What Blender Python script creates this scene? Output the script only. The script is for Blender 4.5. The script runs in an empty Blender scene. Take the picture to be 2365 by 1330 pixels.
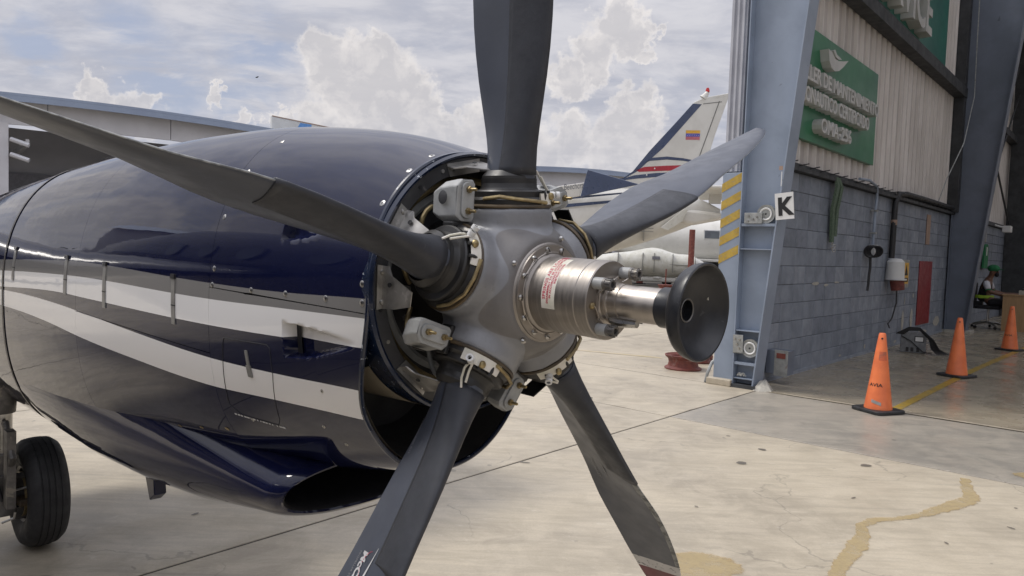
import bpy, bmesh, math, random
import numpy as np
from mathutils import Vector, Matrix
random.seed(7)
R=math.radians; PI=math.pi
sc=bpy.context.scene; COL=sc.collection
# ------------------------------------------------------------------ camera
H=1.7
pitch,roll=R(3.03),R(2.0)
fw=Vector((0,math.cos(pitch),-math.sin(pitch))); rt=Vector((1,0,0)); up=rt.cross(fw)
rr=rt*math.cos(roll)+up*math.sin(roll); uu=up*math.cos(roll)-rt*math.sin(roll)
cd=bpy.data.cameras.new('camera'); cam=bpy.data.objects.new('camera',cd); COL.objects.link(cam)
M4=Matrix((rr,uu,-fw)).transposed().to_4x4(); M4.translation=Vector((0,0,H)); cam.matrix_world=M4
cd.sensor_width=36; cd.lens=1700/2365*36; cd.clip_start=.05; cd.clip_end=6000
sc.camera=cam
# ------------------------------------------------------------------ exposure
sc.view_settings.view_transform='Standard'; sc.view_settings.look='None'
sc.view_settings.exposure=0.32; sc.view_settings.gamma=1.0
# ------------------------------------------------------------------ node helpers
class NT:
    def __init__(s,tree): s.t=tree; s.n=tree.nodes; s.l=tree.links
    def new(s,ty,**k):
        n=s.n.new(ty)
        for a,b in k.items(): setattr(n,a,b)
        return n
    def put(s,sock,v):
        if isinstance(v,bpy.types.NodeSocket): s.l.new(v,sock)
        elif v is not None: sock.default_value=v
    def math(s,op,a,b=None,c=None,clamp=False):
        n=s.new('ShaderNodeMath',operation=op,use_clamp=clamp); s.put(n.inputs[0],a)
        if b is not None: s.put(n.inputs[1],b)
        if c is not None: s.put(n.inputs[2],c)
        return n.outputs[0]
    def vmath(s,op,a,b=None,scale=None):
        n=s.new('ShaderNodeVectorMath',operation=op); s.put(n.inputs[0],a)
        if b is not None: s.put(n.inputs[1],b)
        if scale is not None: s.put(n.inputs['Scale'],scale)
        return n.outputs['Value'] if op in('DISTANCE','DOT_PRODUCT','LENGTH') else n.outputs[0]
    def mix(s,f,a,b,mode='MIX'):
        n=s.new('ShaderNodeMix',data_type='RGBA',blend_type=mode); n.clamp_factor=True
        s.put(n.inputs['Factor'],f)
        for i,v in ((6,a),(7,b)):
            if isinstance(v,tuple) and len(v)==3: v=v+(1,)
            s.put(n.inputs[i],v)
        return n.outputs[2]
    def noise(s,vec,scale,detail=3,rough=.5,dist=0):
        n=s.new('ShaderNodeTexNoise'); s.put(n.inputs['Vector'],vec); n.inputs['Scale'].default_value=scale
        n.inputs['Detail'].default_value=detail; n.inputs['Roughness'].default_value=rough; n.inputs['Distortion'].default_value=dist
        return n.outputs['Fac']
    def rng(s,v,a,b,c=0,d=1,smooth=True):
        n=s.new('ShaderNodeMapRange'); n.interpolation_type='SMOOTHSTEP' if smooth else 'LINEAR'; n.clamp=True
        s.put(n.inputs[0],v); n.inputs[1].default_value=a; n.inputs[2].default_value=b; n.inputs[3].default_value=c; n.inputs[4].default_value=d
        return n.outputs[0]
    def sep(s,v):
        n=s.new('ShaderNodeSeparateXYZ'); s.put(n.inputs[0],v); return n.outputs
    def mapping(s,v,scale=(1,1,1),loc=(0,0,0),rot=(0,0,0)):
        n=s.new('ShaderNodeMapping'); s.put(n.inputs[0],v); n.inputs['Scale'].default_value=scale; n.inputs['Location'].default_value=loc; n.inputs['Rotation'].default_value=rot
        return n.outputs[0]
def aedir(az,el):
    a,e=R(az),R(el); return (math.sin(a)*math.cos(e),math.cos(a)*math.cos(e),math.sin(e))
# ------------------------------------------------------------------ world
SUN_AZ,SUN_EL=-75.,58.      # compass direction (0 = straight ahead, + right) and height of the sun
w=bpy.data.worlds.new('World'); sc.world=w; w.use_nodes=True
N=NT(w.node_tree); N.n.clear()
sky=N.new('ShaderNodeTexSky',sky_type='NISHITA'); sky.sun_disc=False; sky.sun_elevation=R(SUN_EL); sky.sun_rotation=R(SUN_AZ)
sky.air_density=1.2; sky.dust_density=2.5
tc=N.new('ShaderNodeTexCoord').outputs['Generated']
dirv=N.vmath('NORMALIZE',tc)
nx=N.new('ShaderNodeTexNoise'); N.put(nx.inputs['Vector'],dirv); nx.inputs['Scale'].default_value=22; nx.inputs['Detail'].default_value=7; nx.inputs['Roughness'].default_value=.6
wv=N.vmath('SUBTRACT',nx.outputs['Color'],(.5,.5,.5)); wv=N.vmath('SCALE',wv,scale=.07)
wd=N.vmath('ADD',dirv,wv)
z=N.sep(dirv)[2]
# veil of high cloud, blue gaps
vz=N.math('ADD',z,.18); proj=N.vmath('DIVIDE',dirv,None)
cx=N.new('ShaderNodeCombineXYZ'); 
for i in range(3): N.l.new(vz,cx.inputs[i])
proj=N.vmath('DIVIDE',dirv,cx.outputs[0])
pm=N.mapping(proj,scale=(1.0,1.6,1.0),rot=(0,0,R(-20)))
v1=N.noise(pm,1.1,6,.58,.35)
v2=N.noise(pm,4.5,5,.6,.4)
veil=N.math('ADD',N.math('MULTIPLY',v1,.75),N.math('MULTIPLY',v2,.25))
veil=N.rng(veil,.30,.54,.68,.99)
blue=None
for az,el,r in [(-25.4,10.2,3.2),(-19.2,13.2,3.4),(-20.5,9.4,2.6),(-33.,12.,2.0),(-28,13.5,2.5),(150,24,9)]:
    d=N.vmath('DISTANCE',wd,aedir(az,el)); b=N.rng(d,R(r)*.3,R(r)*1.25,1,0)
    blue=b if blue is None else N.math('MAXIMUM',blue,b)
bn=N.rng(N.noise(pm,3.,5,.6,.5),.38,.60)
veil=N.math('MULTIPLY',veil,N.math('SUBTRACT',1,N.math('MULTIPLY',N.math('MULTIPLY',blue,bn),.85)))
v3=N.math('ADD',N.math('MULTIPLY',v2,.5),N.math('MULTIPLY',N.noise(pm,1.9,6,.62,.6),.5))
vcol=N.mix(N.rng(v3,.38,.62),(3.75,3.85,4.4),(5.15,5.12,5.45))
skyc=N.mix(1,sky.outputs[0],(.62,.66,.80,1),'MULTIPLY')
skyc=N.mix(.8,skyc,(3.25,3.65,4.7,1))
base=N.mix(veil,skyc,vcol)
# cumulus heads
blobs=[(-14.5,14.1,1.9),(-13.0,11.8,2.7),(-10.9,13.6,1.8),(-9.8,11.3,2.8),(-7.8,10.0,2.5),(-5.5,9.3,1.8),(-4.5,7.9,2.5),(7.1,16.8,1.8),(8.8,15.8,1.3),(10.4,15.8,.7),(9.8,14.6,.9),(5.9,14.7,1.8),(3.3,13.1,1.8),(8.7,11.2,1.6),(9.7,9.6,1.8),(8.1,8.3,2.5),(3.9,8.2,2.),(-29.7,9.5,1.1),(-28.3,8.8,1.3),(-26.8,8.4,1.2),(-22.4,10.2,.7),(-20.8,8.5,1.1),(-18.5,9.4,.9),(-17.3,9.9,.7),(-15.5,7.6,2.6),(-11,7.5,3),(-1.2,8.4,2.8),(1,6,3.5),(11,6,3),
 (48,12,6),(60,9,7),(75,13,6),(100,10,8),(125,14,7),(150,9,8),(178,13,8),(-155,10,7),(-130,12,7),(-112,17,6),(-95,9,7),(-80,14,6),(-62,10,7),(-48,14,5),(-150,22,6),(170,28,7)]
wf=N.vmath('ADD',dirv,N.vmath('SCALE',N.vmath('SUBTRACT',nx.outputs['Color'],(.5,.5,.5)),scale=.11))
cm=None
for az,el,r in blobs:
    d=N.vmath('DISTANCE',wf,aedir(az,el)); b=N.math('SUBTRACT',1,N.math('DIVIDE',d,R(r)*1.12))
    cm=b if cm is None else N.math('SMOOTH_MAX',cm,b,.18)
mask=N.rng(cm,-.10,.26)
edge=N.rng(cm,.05,.42)
fine=N.noise(dirv,34,6,.62,.3)
edge2=N.math('ADD',N.math('MULTIPLY',edge,.65),N.math('MULTIPLY',N.rng(fine,.35,.62),.45))
ccol=N.mix(edge2,(7.3,6.9,6.6),(4.75,4.62,4.75))
lowfade=N.rng(z,.09,.19,.55,1)
zen=N.rng(z,.25,.95,1.0,2.4)
full=N.mix(N.math('MULTIPLY',mask,N.math('MULTIPLY',lowfade,.82)),base,ccol)
cz=N.new('ShaderNodeCombineXYZ')
for i in range(3): N.l.new(zen,cz.inputs[i])
full=N.vmath('MULTIPLY',full,cz.outputs[0])
bg=N.new('ShaderNodeBackground'); N.l.new(full,bg.inputs[0]); bg.inputs[1].default_value=.103
wo=N.new('ShaderNodeOutputWorld'); N.l.new(bg.outputs[0],wo.inputs[0])
# ------------------------------------------------------------------ sun
sd=bpy.data.lights.new('sun','SUN'); sd.energy=1.5; sd.angle=R(14); sd.color=(1,.95,.88)
so=bpy.data.objects.new('sun',sd); COL.objects.link(so)
so.rotation_euler=(-Vector(aedir(SUN_AZ,SUN_EL))).to_track_quat('-Z','Y').to_euler(); so.location=(-20,10,40)
# ------------------------------------------------------------------ materials
MATS={}
def mat(name,c1,c2=None,rough=.6,scale=8,metal=0,coat=0,coat_rough=.05,bump=0,bscale=60,vec='object',r2=None,detail=4,lo=.35,hi=.65,spots=None,spec=.5,stretch=(1,1,1)):
    if name in MATS: return MATS[name]
    m=bpy.data.materials.new(name); m.use_nodes=True; n=NT(m.node_tree); n.n.clear()
    out=n.new('ShaderNodeOutputMaterial'); b=n.new('ShaderNodeBsdfPrincipled'); n.l.new(b.outputs[0],out.inputs[0])
    if vec=='object': v=n.new('ShaderNodeTexCoord').outputs['Object']
    else: v=n.new('ShaderNodeNewGeometry').outputs['Position']
    if stretch!=(1,1,1): v=n.mapping(v,scale=stretch)
    c2=c2 or tuple(x*.82 for x in c1)
    f=n.rng(n.noise(v,scale,detail,.6,.2),lo,hi)
    col=n.mix(f,c2,c1)
    if spots:
        sc_,th,scol,am=spots
        s=n.rng(n.noise(v,sc_,3,.6,.6),th,th+.05); col=n.mix(n.math('MULTIPLY',s,am),col,scol)
    n.l.new(col,b.inputs['Base Color'])
    rv=n.rng(n.noise(v,scale*2.3,3,.6),.3,.7,rough*.85,r2 or min(1,rough*1.15)); n.l.new(rv,b.inputs['Roughness'])
    b.inputs['Metallic'].default_value=metal; b.inputs['Specular IOR Level'].default_value=spec
    b.inputs['Coat Weight'].default_value=coat; b.inputs['Coat Roughness'].default_value=coat_rough
    if bump:
        bn=n.new('ShaderNodeBump'); bn.inputs['Strength'].default_value=bump; bn.inputs['Distance'].default_value=.01
        n.l.new(n.noise(v,bscale,4,.6),bn.inputs['Height']); n.l.new(bn.outputs[0],b.inputs['Normal'])
    m['nt']=1
    MATS[name]=m; return m
def concrete(name,c1,c2,c3,rough_lo,rough_hi,wet=None):
    m=bpy.data.materials.new(name); m.use_nodes=True; n=NT(m.node_tree); n.n.clear()
    out=n.new('ShaderNodeOutputMaterial'); b=n.new('ShaderNodeBsdfPrincipled'); n.l.new(b.outputs[0],out.inputs[0])
    p=n.new('ShaderNodeNewGeometry').outputs['Position']
    big=n.rng(n.noise(p,.55,5,.62,.6),.34,.66)
    med=n.rng(n.noise(p,3.2,6,.68,.8),.36,.64)
    sw=n.mapping(p,scale=(1.2,9,1),rot=(0,0,R(49)))
    brush=n.rng(n.noise(sw,1.6,6,.7,.7),.42,.62)
    fine=n.rng(n.noise(p,60,4,.7),.3,.7)
    col=n.mix(big,c2,c1); col=n.mix(n.math('MULTIPLY',med,.55),col,c3)
    col=n.mix(n.math('MULTIPLY',brush,.28),col,tuple(x*.80 for x in c2))
    col=n.mix(n.math('MULTIPLY',fine,.16),col,tuple(x*.62 for x in c2))
    grit=n.rng(n.noise(p,160,3,.8),.56,.70); col=n.mix(n.math('MULTIPLY',grit,.35),col,(.16,.145,.12))
    pale=n.rng(n.noise(n.mapping(p,scale=(1,2.6,1),rot=(0,0,R(49))),7.5,4,.7,.5),.60,.72); col=n.mix(n.math('MULTIPLY',pale,.30),col,(.66,.61,.52))
    nz_=n.new('ShaderNodeTexNoise'); n.put(nz_.inputs['Vector'],p); nz_.inputs['Scale'].default_value=1.4; nz_.inputs['Detail'].default_value=6
    wp=n.vmath('ADD',p,n.vmath('SCALE',n.vmath('SUBTRACT',nz_.outputs['Color'],(.5,.5,.5)),scale=1.1))
    vc=n.new('ShaderNodeTexVoronoi'); vc.feature='DISTANCE_TO_EDGE'; n.put(vc.inputs['Vector'],wp); vc.inputs['Scale'].default_value=.42
    crk=n.math('MULTIPLY',n.rng(vc.outputs['Distance'],.0012,.0045,1,0),n.rng(n.noise(p,.8,3),.50,.58)); col=n.mix(n.math('MULTIPLY',crk,.35),col,(.12,.11,.095))
    tm=n.mapping(p,scale=(.25,6,1),rot=(0,0,R(62))); tr_=n.rng(n.noise(tm,1.0,5,.75,.3),.58,.70); col=n.mix(n.math('MULTIPLY',tr_,.26),col,(.20,.185,.165))
    # small oil spots and rubber scuffs
    sp=n.rng(n.noise(p,5.5,2,.5,.3),.735,.76); col=n.mix(n.math('MULTIPLY',sp,.45),col,(.10,.095,.085))
    pit=n.new('ShaderNodeTexVoronoi'); n.put(pit.inputs['Vector'],p); pit.inputs['Scale'].default_value=2.6
    pr=n.math('ADD',pit.outputs['Distance'],n.math('MULTIPLY',n.noise(p,30,2),.04))
    pd=n.rng(pr,.045,.06,1,0); col=n.mix(n.math('MULTIPLY',pd,.35),col,(.16,.145,.13))
    if wet:
        A=n.vmath('DOT_PRODUCT',p,wet[0]); wn=n.math('ADD',A,n.math('MULTIPLY',n.noise(p,1.3,5,.6,.5),1.2))
        wm=n.rng(wn,wet[1],wet[2]); col=n.mix(n.math('MULTIPLY',wm,.62),col,wet[3])
    n.l.new(col,b.inputs['Base Color'])
    rf=n.rng(n.noise(p,1.7,5,.6,.4),.35,.65,rough_lo,rough_hi)
    if wet: rf=n.math('SUBTRACT',rf,n.math('MULTIPLY',wm,.22))
    n.l.new(rf,b.inputs['Roughness'])
    bn=n.new('ShaderNodeBump'); bn.inputs['Strength'].default_value=.25; bn.inputs['Distance'].default_value=.004
    n.l.new(n.noise(p,90,4,.7),bn.inputs['Height']); n.l.new(bn.outputs[0],b.inputs['Normal'])
    MATS[name]=m; return m
DA=(math.sin(R(41)),math.cos(R(41)),0.); DB=(DA[1],-DA[0],0.)
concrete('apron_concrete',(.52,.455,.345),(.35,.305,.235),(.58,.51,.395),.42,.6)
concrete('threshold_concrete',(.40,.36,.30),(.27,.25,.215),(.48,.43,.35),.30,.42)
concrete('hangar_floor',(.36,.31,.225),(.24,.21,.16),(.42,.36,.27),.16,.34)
concrete('oil_stained_concrete',(.52,.40,.23),(.44,.335,.18),(.56,.45,.28),.40,.55)
# ------------------------------------------------------------------ mesh builder
class MB:
    def __init__(s): s.v=[];s.f=[];s.m=[]
    def add(s,v,f,mi=0):
        o=len(s.v); s.v+= [tuple(p) for p in v]; s.f+=[tuple(i+o for i in q) for q in f]; s.m+=[mi]*len(f); return s
    def box(s,x0,x1,y0,y1,z0,z1,mi=0,X=None):
        v=[Vector((x,y,z)) for z in(z0,z1) for y in(y0,y1) for x in(x0,x1)]
        if X: v=[X@p for p in v]
        return s.add(v,[(0,2,3,1),(4,5,7,6),(0,1,5,4),(2,6,7,3),(0,4,6,2),(1,3,7,5)],mi)
    def cyl(s,p0,p1,r0,r1=None,n=16,mi=0,caps=True):
        r1=r0 if r1 is None else r1; p0=Vector(p0);p1=Vector(p1); d=(p1-p0).normalized(); a=d.orthogonal().normalized(); b=d.cross(a)
        v=[];f=[]
        for p,r in((p0,r0),(p1,r1)):
            for i in range(n): t=2*PI*i/n; v.append(p+(a*math.cos(t)+b*math.sin(t))*r)
        for i in range(n): j=(i+1)%n; f.append((i,j,n+j,n+i))
        if caps: f.append(tuple(range(n))[::-1]); f.append(tuple(range(n,2*n)))
        return s.add(v,f,mi)
    def lathe(s,prof,o=(0,0,0),axis=(0,0,1),n=32,mi=0,a0=0,a1=2*PI,cap0=False,cap1=False):
        o=Vector(o); d=Vector(axis).normalized(); a=d.orthogonal().normalized(); b=d.cross(a); full=abs(a1-a0-2*PI)<1e-6
        v=[];f=[];k=n if full else n+1
        for r,h in prof:
            for i in range(k): t=a0+(a1-a0)*i/n; v.append(o+d*h+(a*math.cos(t)+b*math.sin(t))*max(r,1e-5))
        for j in range(len(prof)-1):
            for i in range(n):
                i2=(i+1)%k; f.append((j*k+i,j*k+i2,(j+1)*k+i2,(j+1)*k+i))
        if cap0: f.append(tuple(range(k))[::-1])
        if cap1: f.append(tuple(range((len(prof)-1)*k,len(prof)*k)))
        return s.add(v,f,mi)
    def tube(s,pts,r,n=8,mi=0,closed=False):
        pts=[Vector(p) for p in pts]; m=len(pts); v=[];f=[]; ref=None
        for i,p in enumerate(pts):
            q=(pts[(i+1)%m] if closed or i<m-1 else p)-(pts[i-1] if closed or i>0 else p); q.normalize()
            if ref is None: ref=q.orthogonal().normalized()
            ref=(ref-q*ref.dot(q)).normalized(); b=q.cross(ref); ri=r[i] if isinstance(r,(list,tuple)) else r
            for k in range(n): t=2*PI*k/n; v.append(p+(ref*math.cos(t)+b*math.sin(t))*ri)
        for i in range(m if closed else m-1):
            j=(i+1)%m
            for k in range(n): k2=(k+1)%n; f.append((i*n+k,i*n+k2,j*n+k2,j*n+k))
        if not closed: f.append(tuple(range(n))[::-1]); f.append(tuple(range((m-1)*n,m*n)))
        return s.add(v,f,mi)
    def prism(s,poly,fn,d0,d1,mi=0):
        """poly: 2D points, fn(x,y,d)->3D"""
        n=len(poly); v=[fn(x,y,d0) for x,y in poly]+[fn(x,y,d1) for x,y in poly]
        f=[tuple(range(n))[::-1],tuple(range(n,2*n))]+[(i,(i+1)%n,n+(i+1)%n,n+i) for i in range(n)]
        return s.add(v,f,mi)
    def loft(s,rings,mi=0,closed=True,cap0=False,cap1=False):
        k=len(rings[0]); v=[p for r in rings for p in r]; f=[]
        for j in range(len(rings)-1):
            for i in range(k if closed else k-1):
                i2=(i+1)%k; f.append((j*k+i,j*k+i2,(j+1)*k+i2,(j+1)*k+i))
        if cap0: f.append(tuple(range(k))[::-1])
        if cap1: f.append(tuple(range((len(rings)-1)*k,len(rings)*k)))
        return s.add(v,f,mi)
    def sphere(s,c,r,n=12,mi=0,sz=(1,1,1)):
        c=Vector(c); rg=[]
        for j in range(n+1):
            t=PI*j/n; rg.append([c+Vector((r*sz[0]*max(math.sin(t),.001)*math.cos(2*PI*i/(2*n)),r*sz[1]*max(math.sin(t),.001)*math.sin(2*PI*i/(2*n)),r*sz[2]*math.cos(t))) for i in range(2*n)])
        return s.loft(rg,mi)
    def build(s,name,mats,parent=None,origin=None,smooth=35,bevel=0,fixn=True,recalc=True):
        me=bpy.data.meshes.new(name); v=s.v
        org=Vector(origin) if origin is not None else (ORG.get(root_of(parent).name,Vector((0,0,0))) if parent else Vector((0,0,0)))
        if org.length>0: v=[tuple(Vector(p)-org) for p in v]
        me.from_pydata(v,[],s.f)
        if not isinstance(mats,(list,tuple)): mats=[mats]
        for m in mats: me.materials.append(MATS[m] if isinstance(m,str) else m)
        if len(mats)>1: me.polygons.foreach_set('material_index',s.m)
        me.update()
        if recalc:
            b=bmesh.new(); b.from_mesh(me); bmesh.ops.recalc_face_normals(b,faces=b.faces); b.to_mesh(me); b.free()
        if smooth:
            me.polygons.foreach_set('use_smooth',[True]*len(me.polygons)); me.set_sharp_from_angle(angle=R(smooth))
        o=bpy.data.objects.new(name,me); COL.objects.link(o)
        if parent: o.parent=parent
        if bevel:
            bv=o.modifiers.new('bevel','BEVEL'); bv.width=bevel; bv.segments=2; bv.limit_method='ANGLE'; bv.angle_limit=R(40)
        return o
ORG={}
def root_of(o):
    while o.parent: o=o.parent
    return o
def frame(angle): return Matrix.Rotation(angle,4,'Z')
F0=Matrix.Identity(4); FH=frame(R(49))   # hangar frame: x = depth into hangar, y = -B
def thing(name,label,cat,origin=(0,0,0),fr=F0,group=None):
    o=bpy.data.objects.new(name,None); COL.objects.link(o); o.empty_display_size=.2
    o.matrix_world=fr@Matrix.Translation(Vector(origin)); ORG[o.name]=Vector(origin)
    o['label']=label; o['category']=cat
    if group:o['group']=group
    return o
def single(mb,name,mats,label,cat,origin=(0,0,0),fr=F0,group=None,kind=None,**k):
    o=mb.build(name,mats,None,origin,**k); o.matrix_world=fr@Matrix.Translation(Vector(origin))
    if label:o['label']=label
    if cat:o['category']=cat
    if group:o['group']=group
    if kind:o['kind']=kind
    ORG[o.name]=Vector(origin)
    return o
def copy_tree(o,parent=None):
    c=o.copy(); COL.objects.link(c); c.parent=parent
    for ch in list(o.children): copy_tree(ch,c)
    return c
def text_mb(s,size,depth=0,align='LEFT',mi=0,fn=None,spacing=1.0,bold=0,narrow=1.0,mb=None):
    cu=bpy.data.curves.new('t','FONT'); cu.body=s; cu.size=size; cu.extrude=depth/2; cu.align_x=align; cu.space_character=spacing; cu.offset=bold; cu.resolution_u=3
    ob=bpy.data.objects.new('t',cu); COL.objects.link(ob); dg=bpy.context.evaluated_depsgraph_get()
    me=bpy.data.meshes.new_from_object(ob.evaluated_get(dg)); 
    vs=[(p.co.x*narrow,p.co.y,p.co.z) for p in me.vertices]; fs=[tuple(p.vertices) for p in me.polygons]
    bpy.data.objects.remove(ob); bpy.data.curves.remove(cu); bpy.data.meshes.remove(me)
    if fn: vs=[fn(*p) for p in vs]
    mb=mb or MB(); mb.add(vs,fs,mi); return mb

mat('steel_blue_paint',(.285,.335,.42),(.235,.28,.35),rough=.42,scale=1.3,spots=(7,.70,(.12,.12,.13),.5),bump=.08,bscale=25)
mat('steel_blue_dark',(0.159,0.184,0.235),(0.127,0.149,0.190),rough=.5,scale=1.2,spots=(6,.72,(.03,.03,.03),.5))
mat('block_paint',(0.243,0.272,0.322),(0.179,0.203,0.243),rough=.62,scale=3.,bump=.35,bscale=45,spots=(5,.70,(.20,.21,.22),.5),vec='world')
mat('block_paint_b',(0.280,0.308,0.358),(0.208,0.231,0.272),rough=.6,scale=4.,bump=.35,bscale=45,vec='world')
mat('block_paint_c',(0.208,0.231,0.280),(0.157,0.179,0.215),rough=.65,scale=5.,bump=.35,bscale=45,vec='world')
mat('mortar',(.11,.122,.145),rough=.9)
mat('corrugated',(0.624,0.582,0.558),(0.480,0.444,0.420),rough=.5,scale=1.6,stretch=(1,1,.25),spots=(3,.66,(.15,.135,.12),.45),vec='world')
mat('corrugated_rib_highlight',(.80,.76,.72),(.66,.62,.58),rough=.45,scale=1.6,stretch=(1,1,.25),vec='world')  # rib faces painted paler than the pans, highlight strips put into the colour
mat('corrugated_outside',(.50,.51,.55),(.42,.43,.47),rough=.4,scale=2)
mat('grime_steel',(.055,.058,.062),(.035,.037,.04),rough=.7,scale=3)
mat('sign_green',(0.032,0.196,0.092),(0.024,0.150,0.083),rough=.35,scale=.8)
mat('sign_teal',(0.017,0.165,0.117),(0.012,0.117,0.089),rough=.35,scale=.6)
mat('sign_letter',(.58,.58,.56),(.50,.50,.48),rough=.5,scale=3)
mat('white_paint',(.74,.74,.73),(.66,.66,.64),rough=.4,scale=2)
mat('black_ink',(.012,.012,.014),rough=.6)
mat('black_rubber',(.030,.031,.034),(.014,.015,.017),rough=.55,scale=14,bump=.05,bscale=80)
mat('tyre_rubber',(.026,.026,.028),(.018,.018,.02),rough=.72,scale=9,bump=.12,bscale=60)
mat('yellow_paint',(.52,.36,.07),(.42,.28,.05),rough=.5,scale=9,spots=(30,.58,(.25,.25,.24),.5))
mat('faded_line',(.50,.41,.22),(.54,.45,.32),rough=.5,scale=4,vec='world')
mat('yellow_line',(.42,.28,.035),(.33,.22,.04),rough=.35,scale=6,vec='world',spots=(9,.56,(.22,.18,.11),.6))
mat('cone_orange',(.86,.22,.075),(.72,.17,.06),rough=.38,scale=5,spots=(11,.66,(.45,.16,.08),.45),bump=.08,bscale=30)
mat('cone_band',(.62,.13,.05),(.38,.12,.07),rough=.5,scale=11)
mat('steel',(.50,.49,.47),(.38,.37,.35),rough=.32,metal=1,scale=20)
mat('brass',(.40,.32,.17),(.26,.20,.11),rough=.42,metal=.85,scale=30)
mat('galv',(.42,.43,.42),(.30,.31,.30),rough=.5,metal=.5,scale=14,spots=(12,.64,(.22,.14,.09),.5))
mat('charger_grey',(.20,.205,.21),(.14,.145,.15),rough=.5,scale=10)
mat('cast_grey',(.36,.365,.36),(.28,.285,.28),rough=.48,scale=20,bump=.06,bscale=120)
mat('black_plastic',(.018,.018,.02),rough=.35)
mat('cable_black',(.02,.02,.022),rough=.5)
mat('red_oxide',(.20,.055,.04),(.13,.036,.03),rough=.6,scale=12,spots=(9,.6,(.32,.2,.17),.4))
mat('red_panel',(.24,.012,.02),(.19,.012,.02),rough=.4,scale=3)
mat('tan_panel',(.36,.25,.19),(.30,.21,.16),rough=.7,scale=5)
mat('chip_paint',(.46,.44,.38),(.36,.34,.30),rough=.8,scale=20)
mat('wood_desk',(.42,.27,.14),(.36,.23,.115),rough=.45,scale=3,stretch=(1,8,1))
mat('green_cloth',(.015,.17,.06),(.012,.12,.045),rough=.8,scale=10)
mat('strap_green',(.12,.17,.115),(.07,.10,.07),rough=.9,scale=60)
mat('black_cloth',(.014,.014,.018),rough=.9)
mat('white_cloth',(.62,.62,.66),rough=.8)
mat('vest_lime',(.40,.62,.05),rough=.6)
mat('skin_brown',(.16,.075,.045),(.13,.06,.035),rough=.5)
mat('aircraft_white',(.64,.63,.59),(.57,.56,.52),rough=.32,scale=1.2,spots=(4,.66,(.42,.40,.33),.4))
mat('aircraft_grime',(.58,.575,.53),(.50,.49,.43),rough=.4,scale=3,spots=(9,.6,(.36,.36,.28),.5))
mat('panel_line',(.20,.20,.19),rough=.7)
mat('aircraft_navy',(.045,.065,.13),(.035,.052,.105),rough=.3,scale=2,coat=.5)
mat('aircraft_red',(.42,.035,.05),rough=.35)
mat('flag_yellow',(.75,.42,.05),rough=.5); mat('flag_blue',(.10,.10,.42),rough=.5); mat('flag_red',(.50,.15,.18),rough=.5)
mat('beacon_red',(.5,.03,.03),rough=.2)
mat('window_dark',(.16,.18,.20),(.12,.13,.15),rough=.12,scale=3)
mat('far_roof',(.27,.33,.44),(.24,.29,.40),rough=.45,scale=.5)
mat('far_white',(.60,.60,.63),(.54,.54,.57),rough=.5,scale=.6)
mat('far_inside',(.42,.42,.45),(.36,.36,.385),rough=.8,scale=.3)
mat('far_inside_dark',(.22,.22,.25),rough=.8)
mat('foliage',(.05,.085,.03),(.02,.04,.015),rough=.8,scale=3)
# ================================================================== GROUND
mb=MB(); mb.add([(-2500,-2500,-.045),(2500,-2500,-.045),(2500,2500,-.045),(-2500,2500,-.045)],[(0,1,2,3)])
g=single(mb,'ground','apron_concrete',None,None,kind='structure',smooth=0)
joint=MB().box(-60,9.145,-30,40,-.04,-.005)
MATS['joint_dirt']=mat('joint_dirt',(.07,.062,.05),rough=.95)
apron=bpy.data.objects.new('apron',None); COL.objects.link(apron); apron.matrix_world=FH; apron['kind']='structure'; ORG[apron.name]=Vector((0,0,0))
def slab(name,x0,x1,y0,y1,z1,m,parent,gap=.009,edge=.004):
    r=random.Random(hash((round(x0,1),round(y0,1))))
    s=MB(); n=14; X0,X1,Y0,Y1=x0+gap,x1-gap,y0+gap,y1-gap; pts=[]
    jit=lambda:(r.random()-.5)*.006+(.012*(r.random()<.06))
    for i in range(n): pts.append((X0+(X1-X0)*i/n,Y0+abs(jit())))
    for i in range(n): pts.append((X1-abs(jit()),Y0+(Y1-Y0)*i/n))
    for i in range(n): pts.append((X1-(X1-X0)*i/n,Y1-abs(jit())))
    for i in range(n): pts.append((X0+abs(jit()),Y1-(Y1-Y0)*i/n))
    cx,cy=(X0+X1)/2,(Y0+Y1)/2
    inn=[(x-edge*np.sign(x-cx),y-edge*np.sign(y-cy)) for x,y in pts]
    k=len(pts)
    s.add([(x,y,-.03) for x,y in pts]+[(x,y,z1-.003) for x,y in pts]+[(x,y,z1) for x,y in inn],
      [(i,(i+1)%k,k+(i+1)%k,k+i) for i in range(k)]+[(k+i,k+(i+1)%k,2*k+(i+1)%k,2*k+i) for i in range(k)]+[tuple(range(2*k,3*k))])
    return s.build(name,m,parent,smooth=0)
sl=joint.build('joint_filler','joint_dirt',apron,smooth=0)
# x (=A) lines and y (=-B) lines of the slab grid
xs=[-17.4,-9.3,-1.2,6.90,9.15]
for i in range(len(xs)-1):
    for j in range(-3,7):
        y0=3.74+4.3*j
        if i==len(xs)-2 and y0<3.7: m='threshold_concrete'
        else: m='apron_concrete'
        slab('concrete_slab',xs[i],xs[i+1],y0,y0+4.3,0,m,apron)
MB().box(9.15,50,4.46,40,-.04,-.005).build('joint_filler','joint_dirt',apron,smooth=0)
for i in range(5):
    for j in range(0,6):
        y0=4.47 if j==0 else 3.74+4.3*j
        slab('concrete_slab',9.155+4.5*i if i else 9.158,9.155+4.5*(i+1),y0,3.74+4.3*(j+1),0,'apron_concrete',apron)
# hangar floor
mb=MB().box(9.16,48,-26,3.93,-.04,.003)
hf=single(mb,'hangar_floor','hangar_floor',None,None,fr=FH,kind='structure',smooth=0)
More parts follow.
